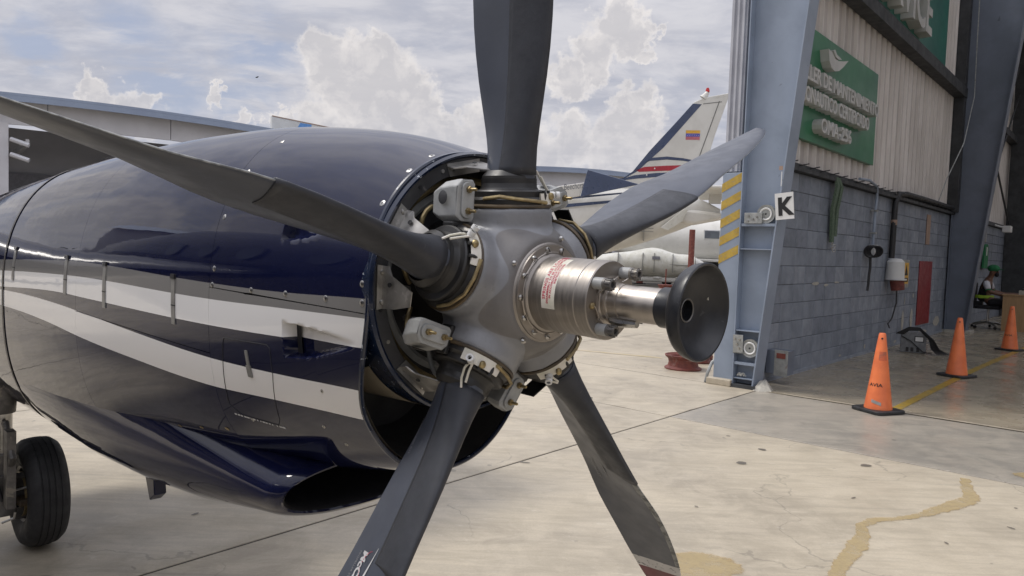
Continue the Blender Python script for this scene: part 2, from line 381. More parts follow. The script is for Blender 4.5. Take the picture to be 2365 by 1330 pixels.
# pale edge strip at the threshold
mb=MB(); n=60
P=[(9.145+.012*random.random(),3.4-25*i/n) for i in range(n+1)]; Q=[(9.19+.02*random.random(),3.4-25*i/n) for i in range(n+1)]
mb.add([(x,y,.0075) for x,y in P]+[(x,y,.0075) for x,y in Q],[(i,i+1,n+2+i,n+1+i) for i in range(n)])
single(mb,'threshold_strip','apron_concrete',None,None,fr=FH,kind='structure',smooth=0)
# yellow floor line in the hangar, worn
def strip(pts,wd,z,jit=.0,seed=1):
    r=random.Random(seed); m_=MB(); n=len(pts); L=[];Rr=[]
    for i,p in enumerate(pts):
        a=Vector(pts[max(i-1,0)]); b=Vector(pts[min(i+1,n-1)]); d=(b-a).normalized(); q=Vector((-d.y,d.x))
        ww=(wd[i] if isinstance(wd,(list,tuple)) else wd)/2
        L.append((p[0]+q.x*(ww+r.uniform(-jit,jit)),p[1]+q.y*(ww+r.uniform(-jit,jit)),z)); Rr.append((p[0]-q.x*(ww+r.uniform(-jit,jit)),p[1]-q.y*(ww+r.uniform(-jit,jit)),z))
    m_.add(L+Rr,[(i,i+1,n+i+1,n+i) for i in range(n-1)]); return m_
def dens(pts,k=8,wob=0,seed=3):
    r=random.Random(seed); o=[]
    for i in range(len(pts)-1):
        for t in range(k): f=t/k; o.append((pts[i][0]*(1-f)+pts[i+1][0]*f+r.uniform(-wob,wob),pts[i][1]*(1-f)+pts[i+1][1]*f+r.uniform(-wob,wob)))
    o.append(pts[-1]); return o
single(strip(dens([(4.22,8.15),(7.77,12.12),(12.6,17.3),(16,21)],20),.105,.0075,.003),'floor_line','yellow_line',None,None,kind='structure',smooth=0)
# faded yellow apron line behind the propeller
single(strip(dens([(.1,13.1),(1.28,12.56),(2.5,12.0)],14),.10,.004,.008),'apron_line','faded_line',None,None,kind='structure',smooth=0)
# oil trail and puddle stains
tr=[(3.66,5.78),(3.50,5.50),(3.42,5.30),(3.25,5.16),(3.02,5.02),(2.80,4.88),(2.62,4.80),(2.45,4.77),(2.30,4.66),(2.24,4.50),(2.12,4.32),(1.98,4.14),(1.86,3.98),(1.72,3.74),(1.60,3.4)]
wd=[.10,.13,.16,.20,.16,.10,.08,.11,.10,.12,.18,.14,.13,.12,.12]; wd2=[]
for i in range(len(wd)-1):
    for t in range(8): wd2.append((wd[i]*(1-t/8)+wd[i+1]*t/8)*.62)
wd2.append(wd[-1]*.62)
def stain_mat(name,c1,c2,am):
    m=bpy.data.materials.new(name); m.use_nodes=True; n=NT(m.node_tree); n.n.clear(); MATS[name]=m
    out=n.new('ShaderNodeOutputMaterial'); b=n.new('ShaderNodeBsdfPrincipled'); tp_=n.new('ShaderNodeBsdfTransparent'); mx=n.new('ShaderNodeMixShader')
    at=n.new('ShaderNodeAttribute'); at.attribute_name='edge'; p=n.new('ShaderNodeNewGeometry').outputs['Position']
    e=n.math('ADD',at.outputs['Fac'],n.math('MULTIPLY',n.math('SUBTRACT',n.noise(p,16,5,.65,.4),.5),.9))
    f=n.math('MULTIPLY',n.rng(e,.10,.30),n.rng(n.noise(p,9,5,.7),.30,.60,am*.55,am)); rim=n.rng(e,.22,.42,1,0)
    col=n.mix(rim,c1,c2); n.l.new(col,b.inputs['Base Color']); b.inputs['Roughness'].default_value=.5
    n.l.new(f,mx.inputs[0]); n.l.new(tp_.outputs[0],mx.inputs[1]); n.l.new(b.outputs[0],mx.inputs[2]); n.l.new(mx.outputs[0],out.inputs[0])
stain_mat('oil_stain',(.50,.385,.19),(.44,.32,.14),.60); stain_mat('drip_stain',(.14,.125,.105),(.20,.18,.15),.8)
def stain_obj(name,rings_,m,kind='structure'):
    V=[];F=[];E_=[]
    for rows,closed in rings_:      # rows: list of (pts,edge)
        k=len(rows[0][0]); o=len(V)
        for pts,e in rows: V+=[tuple(q) for q in pts]; E_+=[e]*k
        for j in range(len(rows)-1):
            for i in range(k if closed else k-1): i2=(i+1)%k; F.append((o+j*k+i,o+j*k+i2,o+(j+1)*k+i2,o+(j+1)*k+i))
        if closed: F.append(tuple(range(o+(len(rows)-1)*k,o+len(rows)*k)))
    me=bpy.data.meshes.new(name); me.from_pydata(V,[],F); me.materials.append(MATS[m]); at=me.attributes.new('edge','FLOAT','POINT'); at.data.foreach_set('value',E_)
    o=bpy.data.objects.new(name,me); COL.objects.link(o); o['kind']=kind; return o
cen=dens(tr,8,.006); L_=[];C_=[];R_=[]
for i,p in enumerate(cen):
    a_=Vector(cen[max(i-1,0)]); b_=Vector(cen[min(i+1,len(cen)-1)]); d=(b_-a_).normalized(); q=Vector((-d.y,d.x)); ww=wd2[i]*.66
    L_.append((p[0]+q.x*ww,p[1]+q.y*ww,.0045)); C_.append((p[0],p[1],.0045)); R_.append((p[0]-q.x*ww,p[1]-q.y*ww,.0045))
stain_obj('oil_trail_stain',[([(L_,0),(C_,1),(R_,0)],False)],'oil_stain')
def blot(cx,cy,rx,ry,z,seed,n=60,rot=0):
    r=random.Random(seed); ph=[r.uniform(0,6.28) for _ in range(6)]; v=[]
    for i in range(n):
        t=2*PI*i/n; k=1+sum(.12/(j+1)*math.sin((j+1)*t+ph[j]) for j in range(6))
        x,y=rx*k*math.cos(t),ry*k*math.sin(t); v.append((cx+x*math.cos(rot)-y*math.sin(rot),cy+x*math.sin(rot)+y*math.cos(rot),z))
    return v
def bl_rows(cx,cy,rx,ry,seed,n=40,rot=0): return ([(blot(cx,cy,rx*f,ry*f,.0045,seed,n,rot),e) for f,e in((1.15,0),(.75,.6),(.3,1))],True)
stain_obj('oil_puddle_stain',[bl_rows(1.08,3.95,.19,.18,4),bl_rows(4.35,5.9,.2,.12,9)],'oil_stain')
mat('dark_spot',(.15,.135,.115),(.24,.21,.17),rough=.7,vec='world',scale=14)
r=random.Random(11)
stain_obj('ground_spots',[bl_rows(x,y,s_*r.uniform(.5,1.2),s_*r.uniform(.3,.8),r.randint(0,999),18,r.uniform(0,3)) for x,y,s_ in [(2.27,6.45,.05),(1.95,6.0,.055),(3.0,6.05,.06),(-.45,5.55,.06),(.15,5.8,.05),(.95,8.5,.05),(2.5,5.2,.025),(-1.9,4.45,.04),(3.3,4.7,.03),(1.3,4.9,.02),(2.1,6.9,.025),(2.7,4.4,.02),(3.6,5.1,.02)]],'drip_stain','stuff')
# ================================================================== HANGAR (frame: x = A into the hangar, y = -B towards outside, z up)
WY=3.92          # inner face of the side wall
# --- block wall
bw=thing('block_wall','grey painted concrete block wall between the two hangar columns','wall',(9.75,WY,0),FH)
MB().box(9.75,21.75,WY+.004,WY+.20,0,2.93).build('mortar_bed','mortar',bw,smooth=0)
blk=None; rb=random.Random(3)
def block(x0,x1,z0,z1,parent,y=WY,mats=('block_paint','block_paint_b','block_paint_c')):
    b=MB(); e=.006; d=rb.uniform(0,.006); ya=y-.002-d; yb=y+.03
    v=[(x0,yb,z0),(x1,yb,z0),(x1,yb,z1),(x0,yb,z1),(x0,ya+e,z0),(x1,ya+e,z0),(x1,ya+e,z1),(x0,ya+e,z1),(x0+e,ya,z0+e),(x1-e,ya,z0+e),(x1-e,ya,z1-e),(x0+e,ya,z1-e)]
    b.add(v,[(0,1,5,4),(1,2,6,5),(2,3,7,6),(3,0,4,7),(4,5,9,8),(5,6,10,9),(6,7,11,10),(7,4,8,11),(8,9,10,11)])
    return b.build('block',rb.choices(mats,(6,2,2))[0],parent,smooth=0)
bwid,bht=.455,.266
for row in range(11):
    x=9.80; 
    while x<21.6:
        x1=min(x+bwid,21.72); block(x+.004+rb.uniform(0,.004),x1-.004,row*bht+.003+rb.uniform(0,.002),(row+1)*bht-.003,bw); x=x1
MB().box(9.8,21.7,WY-.02,WY+.01,0,.05).build('skirting','block_paint_b',bw,smooth=0)
# paint chips
def chip(pts,x,z,y=WY-.012):
    m_=MB(); 
    for cx,cz,rx,rz,sd_ in pts:
        v=blot(cx,cz,rx,rz,0,sd_,26); m_.add([(a,y,b) for a,b,_ in v],[tuple(range(26))])
    return m_
chip([(11.6,1.33,.16,.025,1),(12.1,1.30,.10,.02,2),(12.6,1.34,.12,.015,3),(17.0,.48,.09,.22,4),(17.75,.52,.12,.20,5),(17.1,.9,.03,.08,6),(17.8,1.0,.05,.05,9),(20.2,.32,.30,.12,7),(18.8,.14,.5,.05,12),(16.5,.08,.1,.03,8),(13.0,.1,.06,.02,10),(14.4,.15,.05,.04,11)],0,0).build('paint_chips','chip_paint',bw,smooth=0)['kind']='stuff'
# ledge angle on top of the block wall
lg=thing('wall_ledge','dark steel ledge running along the top of the block wall','ledge',(9.75,WY,2.93),FH)
MB().box(9.75,21.75,WY-.10,WY+.18,2.935,2.99).box(9.75,21.75,WY-.02,WY+.16,2.99,3.06).build('ledge_angle','grime_steel',lg,smooth=0)
for i in range(26):
    x=10.2+i*.44; MB().cyl((x,WY-.02,3.03),(x,WY-.16,3.05),.008,n=6).build('hook','grime_steel',lg)
# --- corrugated inner sheeting above
def corr(name,x0,x1,z0,z1,y,m,parent,pitch=.335,rib=.05,side=-1,off=0):
    mb=MB(); prof=[]; x=x0
    while x<x1-.01:
        prof+= [(x,0),(x+pitch*.76,0),(x+pitch*.80,rib*side),(x+pitch*.91,rib*side),(x+pitch*.96,0)]; x+=pitch
    prof=[p for p in prof if p[0]<=x1]+[(x1,0)]
    n=len(prof); V_=[(a,y+b,z0) for a,b in prof]+[(a,y+b,z1) for a,b in prof]; mb.add(V_,[(i,i+1,n+i+1,n+i) for i in range(n-1)])
    if m=='corrugated': mb.m=[0 if (prof[i][1]==0 and prof[i+1][1]==0) else 1 for i in range(n-1)]; return mb.build(name,['corrugated','corrugated_rib_highlight'],parent,smooth=0,recalc=False)
    return mb.build(name,m,parent,smooth=0,recalc=False)
cw=thing('corrugated_wall','beige ribbed metal sheeting above the block wall carrying the green signs','wall',(9.75,WY,3.06),FH)
x=9.85
while x<21.7:
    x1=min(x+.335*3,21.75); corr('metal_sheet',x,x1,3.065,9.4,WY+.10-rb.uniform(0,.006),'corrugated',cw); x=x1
# exterior skin of the same wall
x=9.6
while x<34:
    corr('outer_sheet',x,x+.335*9,.0,9.6,WY+.46,'corrugated_outside',cw,side=1); x+=.335*9
# --- girt beam at 6 m, sagging channel with dirt below
gb=thing('wall_girt','dark horizontal girt beam crossing the ribbed wall under the large green sign','beam',(9.75,WY,5.9),FH)
MB().box(9.75,21.8,WY-.20,WY+.05,6.00,6.035).box(9.75,21.8,WY-.20,WY-.185,5.82,6.00).box(9.75,21.8,WY-.20,WY+.05,5.80,5.82).build('channel','grime_steel',gb,smooth=0)
# --- small green sign
fnS=lambda x,z,d:(x,WY-.02-d,z)
sg=thing('certificate_sign','smaller green board with raised pale letters and bird logo beside the first column','sign',(12.4,WY,3.4),FH)
MB().box(10.55,14.22,WY-.02,WY+.06,3.42,5.02).build('sign_board','sign_green',sg,smooth=0)
def raised(s,x0,x1,zb,h,parent,depth=.14,name='letter_row',y=WY-.02,m='sign_letter'):
    t=text_mb(s,1,0); xa=min(p[0] for p in t.v); xb=max(p[0] for p in t.v); zh=max(p[1] for p in t.v if True)
    sx=(x1-x0)/(xb-xa); sz=h/zh
    t=text_mb(s,1,depth,bold=.02,fn=lambda a,b,c:(x0+(a-xa)*sx,y-depth/2-.001-c,zb+b*sz)); return t.build(name,m,parent,smooth=30)
raised('TALLER DE MANTENIMIENTO',9.95,13.85,4.20,.20,sg); raised('AERONAUTICO CERTIFICADO',9.9,13.35,3.90,.20,sg); raised('OMA-256',11.05,12.45,3.56,.20,sg)
# bird logo: broad wing and thin stripe
MB().prism([(11.20,4.78),(11.26,4.62),(11.36,4.54),(11.52,4.52),(11.70,4.56),(11.90,4.66),(12.12,4.80),(11.90,4.745),(11.66,4.70),(11.50,4.70),(11.36,4.76)],fnS,.001,.13).build('bird_logo','sign_letter',sg,smooth=0)
MB().prism([(11.42,4.80),(11.52,4.735),(11.66,4.72),(11.80,4.75),(11.70,4.765),(11.58,4.775),(11.48,4.83)],fnS,.001,.13).build('bird_logo_stripe','sign_letter',sg,smooth=0)
# --- large green sign
bg_=thing('service_sign','large green board with big raised letters above the girt beam','sign',(14,WY,6.05),FH)
MB().box(9.9,19.35,WY-.03,WY+.06,6.10,9.2).build('sign_board','sign_teal',bg_,smooth=0)
raised('SERVICE',12.95,16.85,6.30,.85,bg_,depth=.22,y=WY-.03)
# --- K column (built-up tapered frame)
F_A=9.15
kc=thing('hangar_column','blue grey tapered steel column with the white K plate at the hangar mouth','column',(9.3,3.9,0),FH)
rfB=lambda z:3.80-z*(.46/4.84)        # outer edge of the leaning inner flange (y)
def wedge(y0f,y1f,z0,z1,x0,x1,mi=0,m_=None):
    m_=m_ or MB(); v=[]
    for x_ in(x0,x1):
        v+=[(x_,y0f(z0),z0),(x_,y1f(z0),z0),(x_,y1f(z1),z1),(x_,y0f(z1),z1)]
    m_.add(v,[(0,3,2,1),(4,5,6,7),(0,1,5,4),(1,2,6,5),(2,3,7,6),(3,0,4,7)],mi); return m_
ZT=9.0
wedge(lambda z:4.07,lambda z:rfB(z)+.015,.0,ZT,9.29,9.30).build('web','steel_blue_paint',kc,smooth=0)
MB().box(9.15,9.44,4.07,4.085,0,ZT).build('outer_flange','steel_blue_paint',kc,smooth=0)
wedge(lambda z:rfB(z),lambda z:rfB(z)+.018,0,ZT,9.15,9.46).build('inner_flange','steel_blue_paint',kc,smooth=0)
for z_ in (.115,.30,.74,1.80,2.10):
    wedge(lambda z:4.065,lambda z:rfB(z)+.02,z_,z_+(.035 if z_ in(2.10,.30) else .012),9.16,9.287).build('stiffener','steel_blue_paint',kc,smooth=0)
MB().box(9.12,9.50,3.76,4.40,.0,.045).build('base_plate','grime_steel',kc,smooth=0)
MB().box(9.10,9.45,4.08,4.42,0,.085,).build('concrete_plinth','apron_concrete',kc,smooth=0,bevel=.01)
# rubble patch at the foot
mb=MB(); rp=random.Random(5); v=[]
for i in range(18):
    t=2*PI*i/18; v.append((9.22+.16*math.cos(t)*rp.uniform(.7,1.1),3.70+.13*math.sin(t)*rp.uniform(.7,1.1),.0))
v2=[(a*.35+9.24*.65+.05*rp.random(),b*.35+3.70*.65,.10+.03*rp.random()) for a,b,_ in v]
mb.add(v+v2,[(i,(i+1)%18,18+(i+1)%18,18+i) for i in range(18)]+[tuple(range(18,36))])
mb.build('mortar_patch','chip_paint',kc,smooth=60)
# guard post left of it: plate with hazard stripes, below corrugated corner trim
gp=thing('striped_guard_post','flat blue grey steel post with worn yellow hazard stripes left of the column','post',(9.3,4.25,0),FH)
MB().box(9.20,9.42,4.095,4.37,.03,2.80).build('post_plate','steel_blue_paint',gp,smooth=0,bevel=.006)
def stripe(z0):
    m_=MB(); y0,y1=4.372,4.093; w_=.115; dz=.15
    v=[(9.196,y0,z0),(9.196,y1,z0+dz),(9.196,y1,z0+dz+w_),(9.196,y0,z0+w_)]; m_.add(v+[(9.199,b,c) for a,b,c in v],[(0,1,2,3),(4,7,6,5),(0,4,5,1),(1,5,6,2),(2,6,7,3),(3,7,4,0)]); return m_
for i in range(5): stripe(1.60+i*.235).build('hazard_stripe','yellow_paint',gp,smooth=0)
ct=thing('corner_cladding','pale ribbed corner cladding rising above the striped post','cladding',(9.4,4.3,2.8),FH)
MB().box(9.30,9.50,4.375,4.40,2.55,9.2).build('corner_trim','corrugated_outside',ct,smooth=0)
m_=MB(); prof=[(9.28,4.385),(9.25,4.37),(9.25,4.345),(9.28,4.335),(9.28,4.31),(9.25,4.30),(9.25,4.275),(9.28,4.265),(9.28,4.24),(9.25,4.23),(9.25,4.20),(9.28,4.19),(9.28,4.17),(9.50,4.17),(9.5,4.385)]
n=len(prof); m_.add([(a,b,2.82) for a,b in prof]+[(a,b,9.2) for a,b in prof],[(i,(i+1)%n,n+(i+1)%n,n+i) for i in range(n)]+[tuple(range(n))]); m_.build('ribbed_trim','corrugated_outside',ct,smooth=0)
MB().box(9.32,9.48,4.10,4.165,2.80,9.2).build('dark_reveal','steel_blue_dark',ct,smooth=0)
# K plate
kp=thing('letter_plate','white plate with a black letter K fixed to the column','sign',(9.1,3.5,2.2),FH)
Xk=Matrix.Translation((9.13,3.50,2.35))@Matrix.Rotation(R(-5.5),4,'X')
MB().box(-.012,.0,-.115,.115,-.165,.165,X=Xk).build('plate','white_paint',kp,smooth=0)
text_mb('K',.30,.004,bold=.012,fn=lambda a,b,c:tuple(Xk@Vector((-.0145+c,.085-a*.92,b-.105)))).build('letter','black_ink',kp,smooth=0)
# stickers
mb=MB().box(9.146,9.149,3.555,3.60,2.80,2.85); mb.build('sticker','tan_panel',kc,smooth=0)
MB().box(9.146,9.149,3.56,3.57,2.6,2.78).build('scuffed_strip','white_paint',kc,smooth=0)
def caster(parent_name,label,y,z,flip=1,x=9.2,bracket_rot=0):
    t=thing(parent_name,label,'roller',(x,y,z),FH,'door roller casters in the column')
    MB().lathe([(.012,-.03),(.03,-.03),(.105,-.026),(.118,-.03),(.118,.03),(.105,.026),(.03,.03),(.012,.03)],(x,y-.10,z+.005),(1,.0,0),28).build('wheel','galv',t)
    MB().lathe([(.06,-.034),(.075,-.040),(.082,-.034)],(x,y-.10,z+.005),(1,0,0),24).build('wheel_ring','white_paint',t)
    X=Matrix.Translation((x-.05,y,z))@Matrix.Rotation(bracket_rot,4,'X')
    MB().box(-.01,0,-.07,.17,-.115,.02,X=X).box(-.01,.09,-.07,-.055,-.115,.02,X=X).build('bracket','galv',t,smooth=0,bevel=.003)
    for a,b in((.0,-.03),(.11,-.02),(.12,-.085),(.05,-.055)): MB().cyl(X@Vector((-.026,a,b)),X@Vector((0,a,b)),.013,n=6).build('bolt','steel',t)
    return t
caster('upper_caster','galvanised roller caster lying on the upper column shelf beside the K plate',3.85,2.25)
caster('lower_caster','rusty roller caster standing inside the foot of the column',3.97,.52,bracket_rot=R(88))
t=thing('wire_offcuts','tangle of pale wire and pipe scraps inside the column foot','scraps',(9.2,3.95,.13),FH)
r=random.Random(2)
for i in range(5):
    p0=(9.2,3.86+r.random()*.13,.15); MB().tube([p0,(9.19+r.random()*.03,p0[1]+.03,.17+.03*r.random()),(9.2,p0[1]+.05,.14+.03*r.random())],.010,6).build('scrap','galv' if i%2 else 'chip_paint',t)
# control box at the wall foot
t=thing('outlet_box','small grey metal control box with a dark window at the foot of the block wall','box',(9.9,3.75,.15),FH)
MB().box(9.80,10.02,3.60,3.90,.14,.46).build('housing','steel_blue_dark',t,smooth=0,bevel=.004)
Xc=F0; MB().box(9.785,9.80,3.60,3.78,.12,.47).build('front_plate','galv',t,smooth=0,bevel=.003)
MB().box(9.780,9.785,3.63,3.75,.36,.43).build('window','red_oxide',t,smooth=0)
# --- second column, leaning
c2=thing('second_column','dark blue grey leaning steel column further inside the hangar','column',(21.2,3.6,0),FH)
r2=lambda z:3.42-z*.105
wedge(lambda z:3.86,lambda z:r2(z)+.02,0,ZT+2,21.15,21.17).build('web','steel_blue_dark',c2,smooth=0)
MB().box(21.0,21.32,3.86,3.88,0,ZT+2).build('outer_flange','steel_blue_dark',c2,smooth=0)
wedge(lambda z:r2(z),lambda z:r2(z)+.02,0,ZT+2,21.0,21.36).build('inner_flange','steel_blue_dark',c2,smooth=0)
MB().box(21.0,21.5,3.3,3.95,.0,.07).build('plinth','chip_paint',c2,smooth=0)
c3=thing('third_column','nearly black steel column behind the desk deep in the hangar','column',(29,3.6,0),FH)
wedge(lambda z:3.9,lambda z:3.2-z*.09,0,11,30,30.3).build('web','grime_steel',c3,smooth=0)
# far bay walls
fb=thing('far_bay_wall','dark block and ribbed wall of the far hangar bay behind the seated man','wall',(26,WY,0),FH)
for i in range(9):
    for row in range(11):
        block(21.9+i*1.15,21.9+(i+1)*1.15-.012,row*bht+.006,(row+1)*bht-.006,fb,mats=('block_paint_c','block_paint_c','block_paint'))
MB().box(21.8,34,WY+.02,WY+.2,0,2.93).build('mortar_bed','mortar',fb,smooth=0)
MB().box(21.8,34,WY-.08,WY+.2,2.935,3.05).build('ledge_angle','grime_steel',fb,smooth=0)
x=21.8
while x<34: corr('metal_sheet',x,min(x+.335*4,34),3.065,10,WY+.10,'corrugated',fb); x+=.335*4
MB().box(21.8,34,WY-.2,WY+.05,5.85,6.05).build('girt','grime_steel',fb,smooth=0)
br=thing('cross_bracing','crossed steel bracing rods between the second and third columns','bracing',(22,3.7,0),FH)
for p,q in [((21.4,3.75,.9),(30,3.75,7.5)),((21.4,3.72,1.15),(29.5,3.72,8.5)),((21.4,3.78,7.2),(30,3.78,3.0)),((21.4,3.74,5.2),(27,3.74,9))]:
    MB().cyl(p,q,.03,n=6).build('rod','grime_steel',br)
MB().box(24.2,24.6,3.5,3.8,4.5,4.8).build('gusset','grime_steel',br,smooth=0)
# hangar shell: roof, back and far side walls
hs=thing('hangar_shell','dark corrugated roof and rear walls enclosing the open hangar','hangar',(28,-10,0),FH)
xr=9.0
while xr<46:
    x2=min(xr+3.5,46)
    for ya,yb in ((4.5,-11),(-11,-27)):
        za,zb=(9.6,11.4) if ya>0 else (11.4,9.6)
        m_=MB(); m_.add([(xr,ya,za),(xr,yb,zb),(x2,yb,zb),(x2,ya,za),(xr,ya,za+.12),(xr,yb,zb+.12),(x2,yb,zb+.12),(x2,ya,za+.12)],[(0,1,2,3),(4,7,6,5),(0,4,5,1),(1,5,6,2),(2,6,7,3),(3,7,4,0)]); m_.build('roof_panel','far_inside',hs,smooth=0)
    xr+=5.8     # unseen gaps between panels, added to let sky light into the hangar
MB().box(45.8,46,-27,4.5,0,9.6).build('rear_wall','corrugated',hs,smooth=0)
MB().box(9.1,46,-27,-26.8,0,9.6).build('far_side_wall','corrugated',hs,smooth=0)
MB().box(34,46,WY,WY+.2,0,9.6).build('near_side_wall','corrugated',hs,smooth=0)
MB().box(9.0,9.2,-27,4.5,8.7,9.6).build('front_header','corrugated_outside',hs,smooth=0)
# vertical reveal at end of sheeting
MB().box(20.9,21.2,WY-.18,WY+.05,3.0,9.4).build('sheet_trim','grime_steel',cw,smooth=0)
# hanging power cable along column 2
t=thing('hanging_cable','thin grey cable sagging from the second column down to the wall ledge','cable',(20.5,3.6,3),FH)
MB().tube([(20.8,3.55,9),(20.9,3.55,7),(21.0,3.55,5.8),(20.4,3.6,4.6),(19.6,3.75,3.7),(19.3,3.85,3.1)],.012,6).build('cable','galv',t)
# --- wall items
t=thing('lifting_strap','green woven lifting strap doubled over a hook high on the block wall','strap',(12.1,3.8,2.9),FH)
for dx,zb in((-.08,1.98),(.10,2.08)):
    m_=MB(); pts=[(12.12+dx*.4,3.84,3.00),(12.12+dx,3.80,2.85),(12.14+dx*1.1,3.86,2.5),(12.14+dx*.7,3.86,zb)]
    rg=[]
    for (a,b,c) in pts:
        rg.append([(a-.055,b-.02,c),(a+.055,b-.02,c),(a+.055,b+.02,c),(a-.055,b+.02,c)])
    m_.loft(rg,cap0=True,cap1=True); m_.build('webbing','strap_green',t)
for k in range(4): MB().lathe([(.022,-.005),(.03,0),(.022,.005),(.016,0),(.022,-.005)],(12.06+(k%2)*.1,3.84,1.96-k*.035),(k%2,1,0.2),10).build('chain_link','steel',t)
t=thing('air_hose_reel','black coiled cord hanging from a socket on a grey conduit drop','socket',(14.1,3.8,1.9),FH)
MB().tube([(14.28,3.84,1.98),(14.30,3.84,2.55),(14.36,3.84,2.85),(14.25,3.82,3.04),(13.7,3.80,3.10),(13.2,3.82,3.08)],.024,8).build('conduit','steel_blue_paint',t)
for q in range(5): MB().lathe([(.10,-.012),(.115,0),(.10,.012),(.085,0),(.10,-.012)],(14.02+.012*q,3.80-.02*q,1.88),(1,.5,.1*q),24).build('cord_coil','cable_black',t)
MB().box(14.2,14.42,3.78,3.89,1.80,2.0).build('socket_box','white_paint',t,smooth=0,bevel=.006)
MB().box(14.26,14.38,3.70,3.78,1.86,1.93).build('plug','black_plastic',t,smooth=0,bevel=.01)
MB().tube([(14.1,3.82,1.78),(14.13,3.82,1.6),(14.08,3.82,1.45),(14.11,3.83,1.3),(14.07,3.83,1.18)],.022,6).build('hanging_cord','cable_black',t)
for z_ in (2.2,2.6): MB().box(14.24,14.36,3.80,3.9,z_,z_+.03).build('clamp','galv',t,smooth=0)
t=thing('power_socket_box','white industrial power socket with warning label under a black conduit','socket',(15.8,3.8,1.3),FH)
MB().tube([(15.58,3.84,1.78),(15.60,3.84,2.6),(15.62,3.84,2.85),(15.8,3.83,3.03),(16.4,3.82,3.07),(18,3.82,3.08),(20.8,3.82,3.08)],.055,12).build('conduit','cable_black',t)
MB().cyl((15.60,3.84,2.42),(15.60,3.84,2.52),.058,n=12).build('conduit_band','tan_panel',t)
MB().lathe([(.0,.0),(.17,.0),(.16,.34),(.10,.40),(0,.41)],(15.58,3.76,1.37),(0,0,1),16,cap0=True).build('socket_body','white_paint',t)
MB().lathe([(.19,.0),(.19,.03),(.0,.03)],(15.58,3.74,1.36),(0,0,1),16,cap0=True).build('flange','white_paint',t)
MB().cyl((15.60,3.70,1.17),(15.58,3.72,1.36),.12,.13,n=14).build('plug','red_oxide',t)
MB().box(15.95,16.5,3.72,3.89,1.2,1.76).build('switch_box','galv',t,smooth=0,bevel=.01)
MB().box(16.05,16.42,3.715,3.72,1.28,1.70).build('warning_label','flag_yellow',t,smooth=0)
m_=MB(); m_.add([(16.12,3.712,1.45),(16.35,3.712,1.45),(16.235,3.712,1.66),(16.12,3.7145,1.45),(16.35,3.7145,1.45),(16.235,3.7145,1.66)],[(0,1,2),(3,5,4),(0,3,4,1),(1,4,5,2),(2,5,3,0)]); m_.build('warning_triangle','black_ink',t,smooth=0)
m_=MB().box(16.10,16.37,3.712,3.7145,1.32,1.40); m_.build('label_bar','black_ink',t,smooth=0)
MB().tube([(15.95,3.8,1.2),(15.98,3.8,.9),(15.8,3.82,.6),(15.62,3.84,.5),(15.60,3.80,.42)],.014,6).build('power_cord','cable_black',t)
t=MB().box(18.17,19.40,WY-.02,WY-.012,.32,1.75); single(t,'red_wall_panel','red_panel','dark red rectangle fixed low on the block wall near the second column','panel',(18.8,WY,.3),FH,smooth=0)
t=MB().box(18.60,18.95,WY-.024,WY-.012,2.13,2.80); single(t,'tan_wall_board','tan_panel','narrow pinkish tan board fixed high on the block wall','board',(18.8,WY,2.1),FH,smooth=0)
# battery charger with cables
t=thing('battery_charger','grey metal battery charger with black cables looped over it on the hangar floor','charger',(15.5,3.3,0),FH)
Xb=Matrix.Translation((15.45,3.34,.19))@Matrix.Rotation(R(12),4,'Z')@Matrix.Scale(.80,4)
MB().box(-.02,.35,-.27,.27,-.23,.25,X=Xb).build('case','charger_grey',t,smooth=0,bevel=.012)
MB().box(-.026,-.021,-.20,-.04,.05,.15,X=Xb).build('meter','white_paint',t,smooth=0)
MB().box(-.0235,-.021,-.22,-.02,.03,.17,X=Xb).build('meter_bezel','black_plastic',t,smooth=0)
for q in (-.1,.02,.12): MB().box(-.03,-.021,q-.03,q+.03,-.20,-.10,X=Xb).build('terminal','black_plastic',t,smooth=0)
rc=random.Random(9)
for q in range(6):
    o_=q*.03
    MB().tube([Xb@Vector(p) for p in [(-.03,.22+o_,.2),(-.05,.1,.30+o_*.5),(.0,-.12,.31+o_*.4),(-.05-o_,-.32-o_*.6,.12),(-.08,-.38-o_,-.1),(-.12+o_,-.50-o_*1.5,-.21)]],.011,6).build('cable','cable_black',t)
MB().tube([Xb@Vector(p) for p in [(-.04,.26,.16),(-.06,.05,.05),(-.05,-.2,-.18),(-.1,-.4,-.21)]],.011,6).build('cable','cable_black',t)
# ---------------- desk, chair, person
t=thing('office_desk','light wood office desk in the hangar, cut off by the right edge','desk',(23.5,2.7,0),FH)
MB().box(23.1,23.9,.9,2.97,.93,.97).build('desk_top','wood_desk',t,smooth=0,bevel=.004)
MB().box(23.12,23.15,.95,2.95,0,.925).build('modesty_panel','wood_desk',t,smooth=0)
MB().box(23.15,23.88,2.90,2.94,0,.925).build('side_panel','wood_desk',t,smooth=0)
MB().box(23.15,23.88,.95,.99,0,.925).build('side_panel','wood_desk',t,smooth=0)
t=thing('document_boxes','stack of grey and white document boxes on the desk','boxes',(23.5,2.4,.97),FH)
MB().box(23.2,23.7,2.2,2.62,.972,1.08).build('box','chip_paint',t,smooth=0); MB().box(23.22,23.68,2.22,2.56,1.082,1.13).build('box','black_plastic',t,smooth=0); MB().box(23.25,23.6,2.25,2.5,1.132,1.17).build('box','white_paint',t,smooth=0)
S=1.30
FP=FH@Matrix.Translation((23.55,3.32,0))@Matrix.Rotation(R(-90),4,'Z')@Matrix.Scale(S,4)   # local x = facing (towards -y hangar)
ch=thing('office_chair','black swivel office chair with chrome star base holding the seated man','chair',(0,0,0),FP)
MB().box(-.22,.24,-.23,.23,.41,.48).build('seat','black_cloth',ch,bevel=.03)
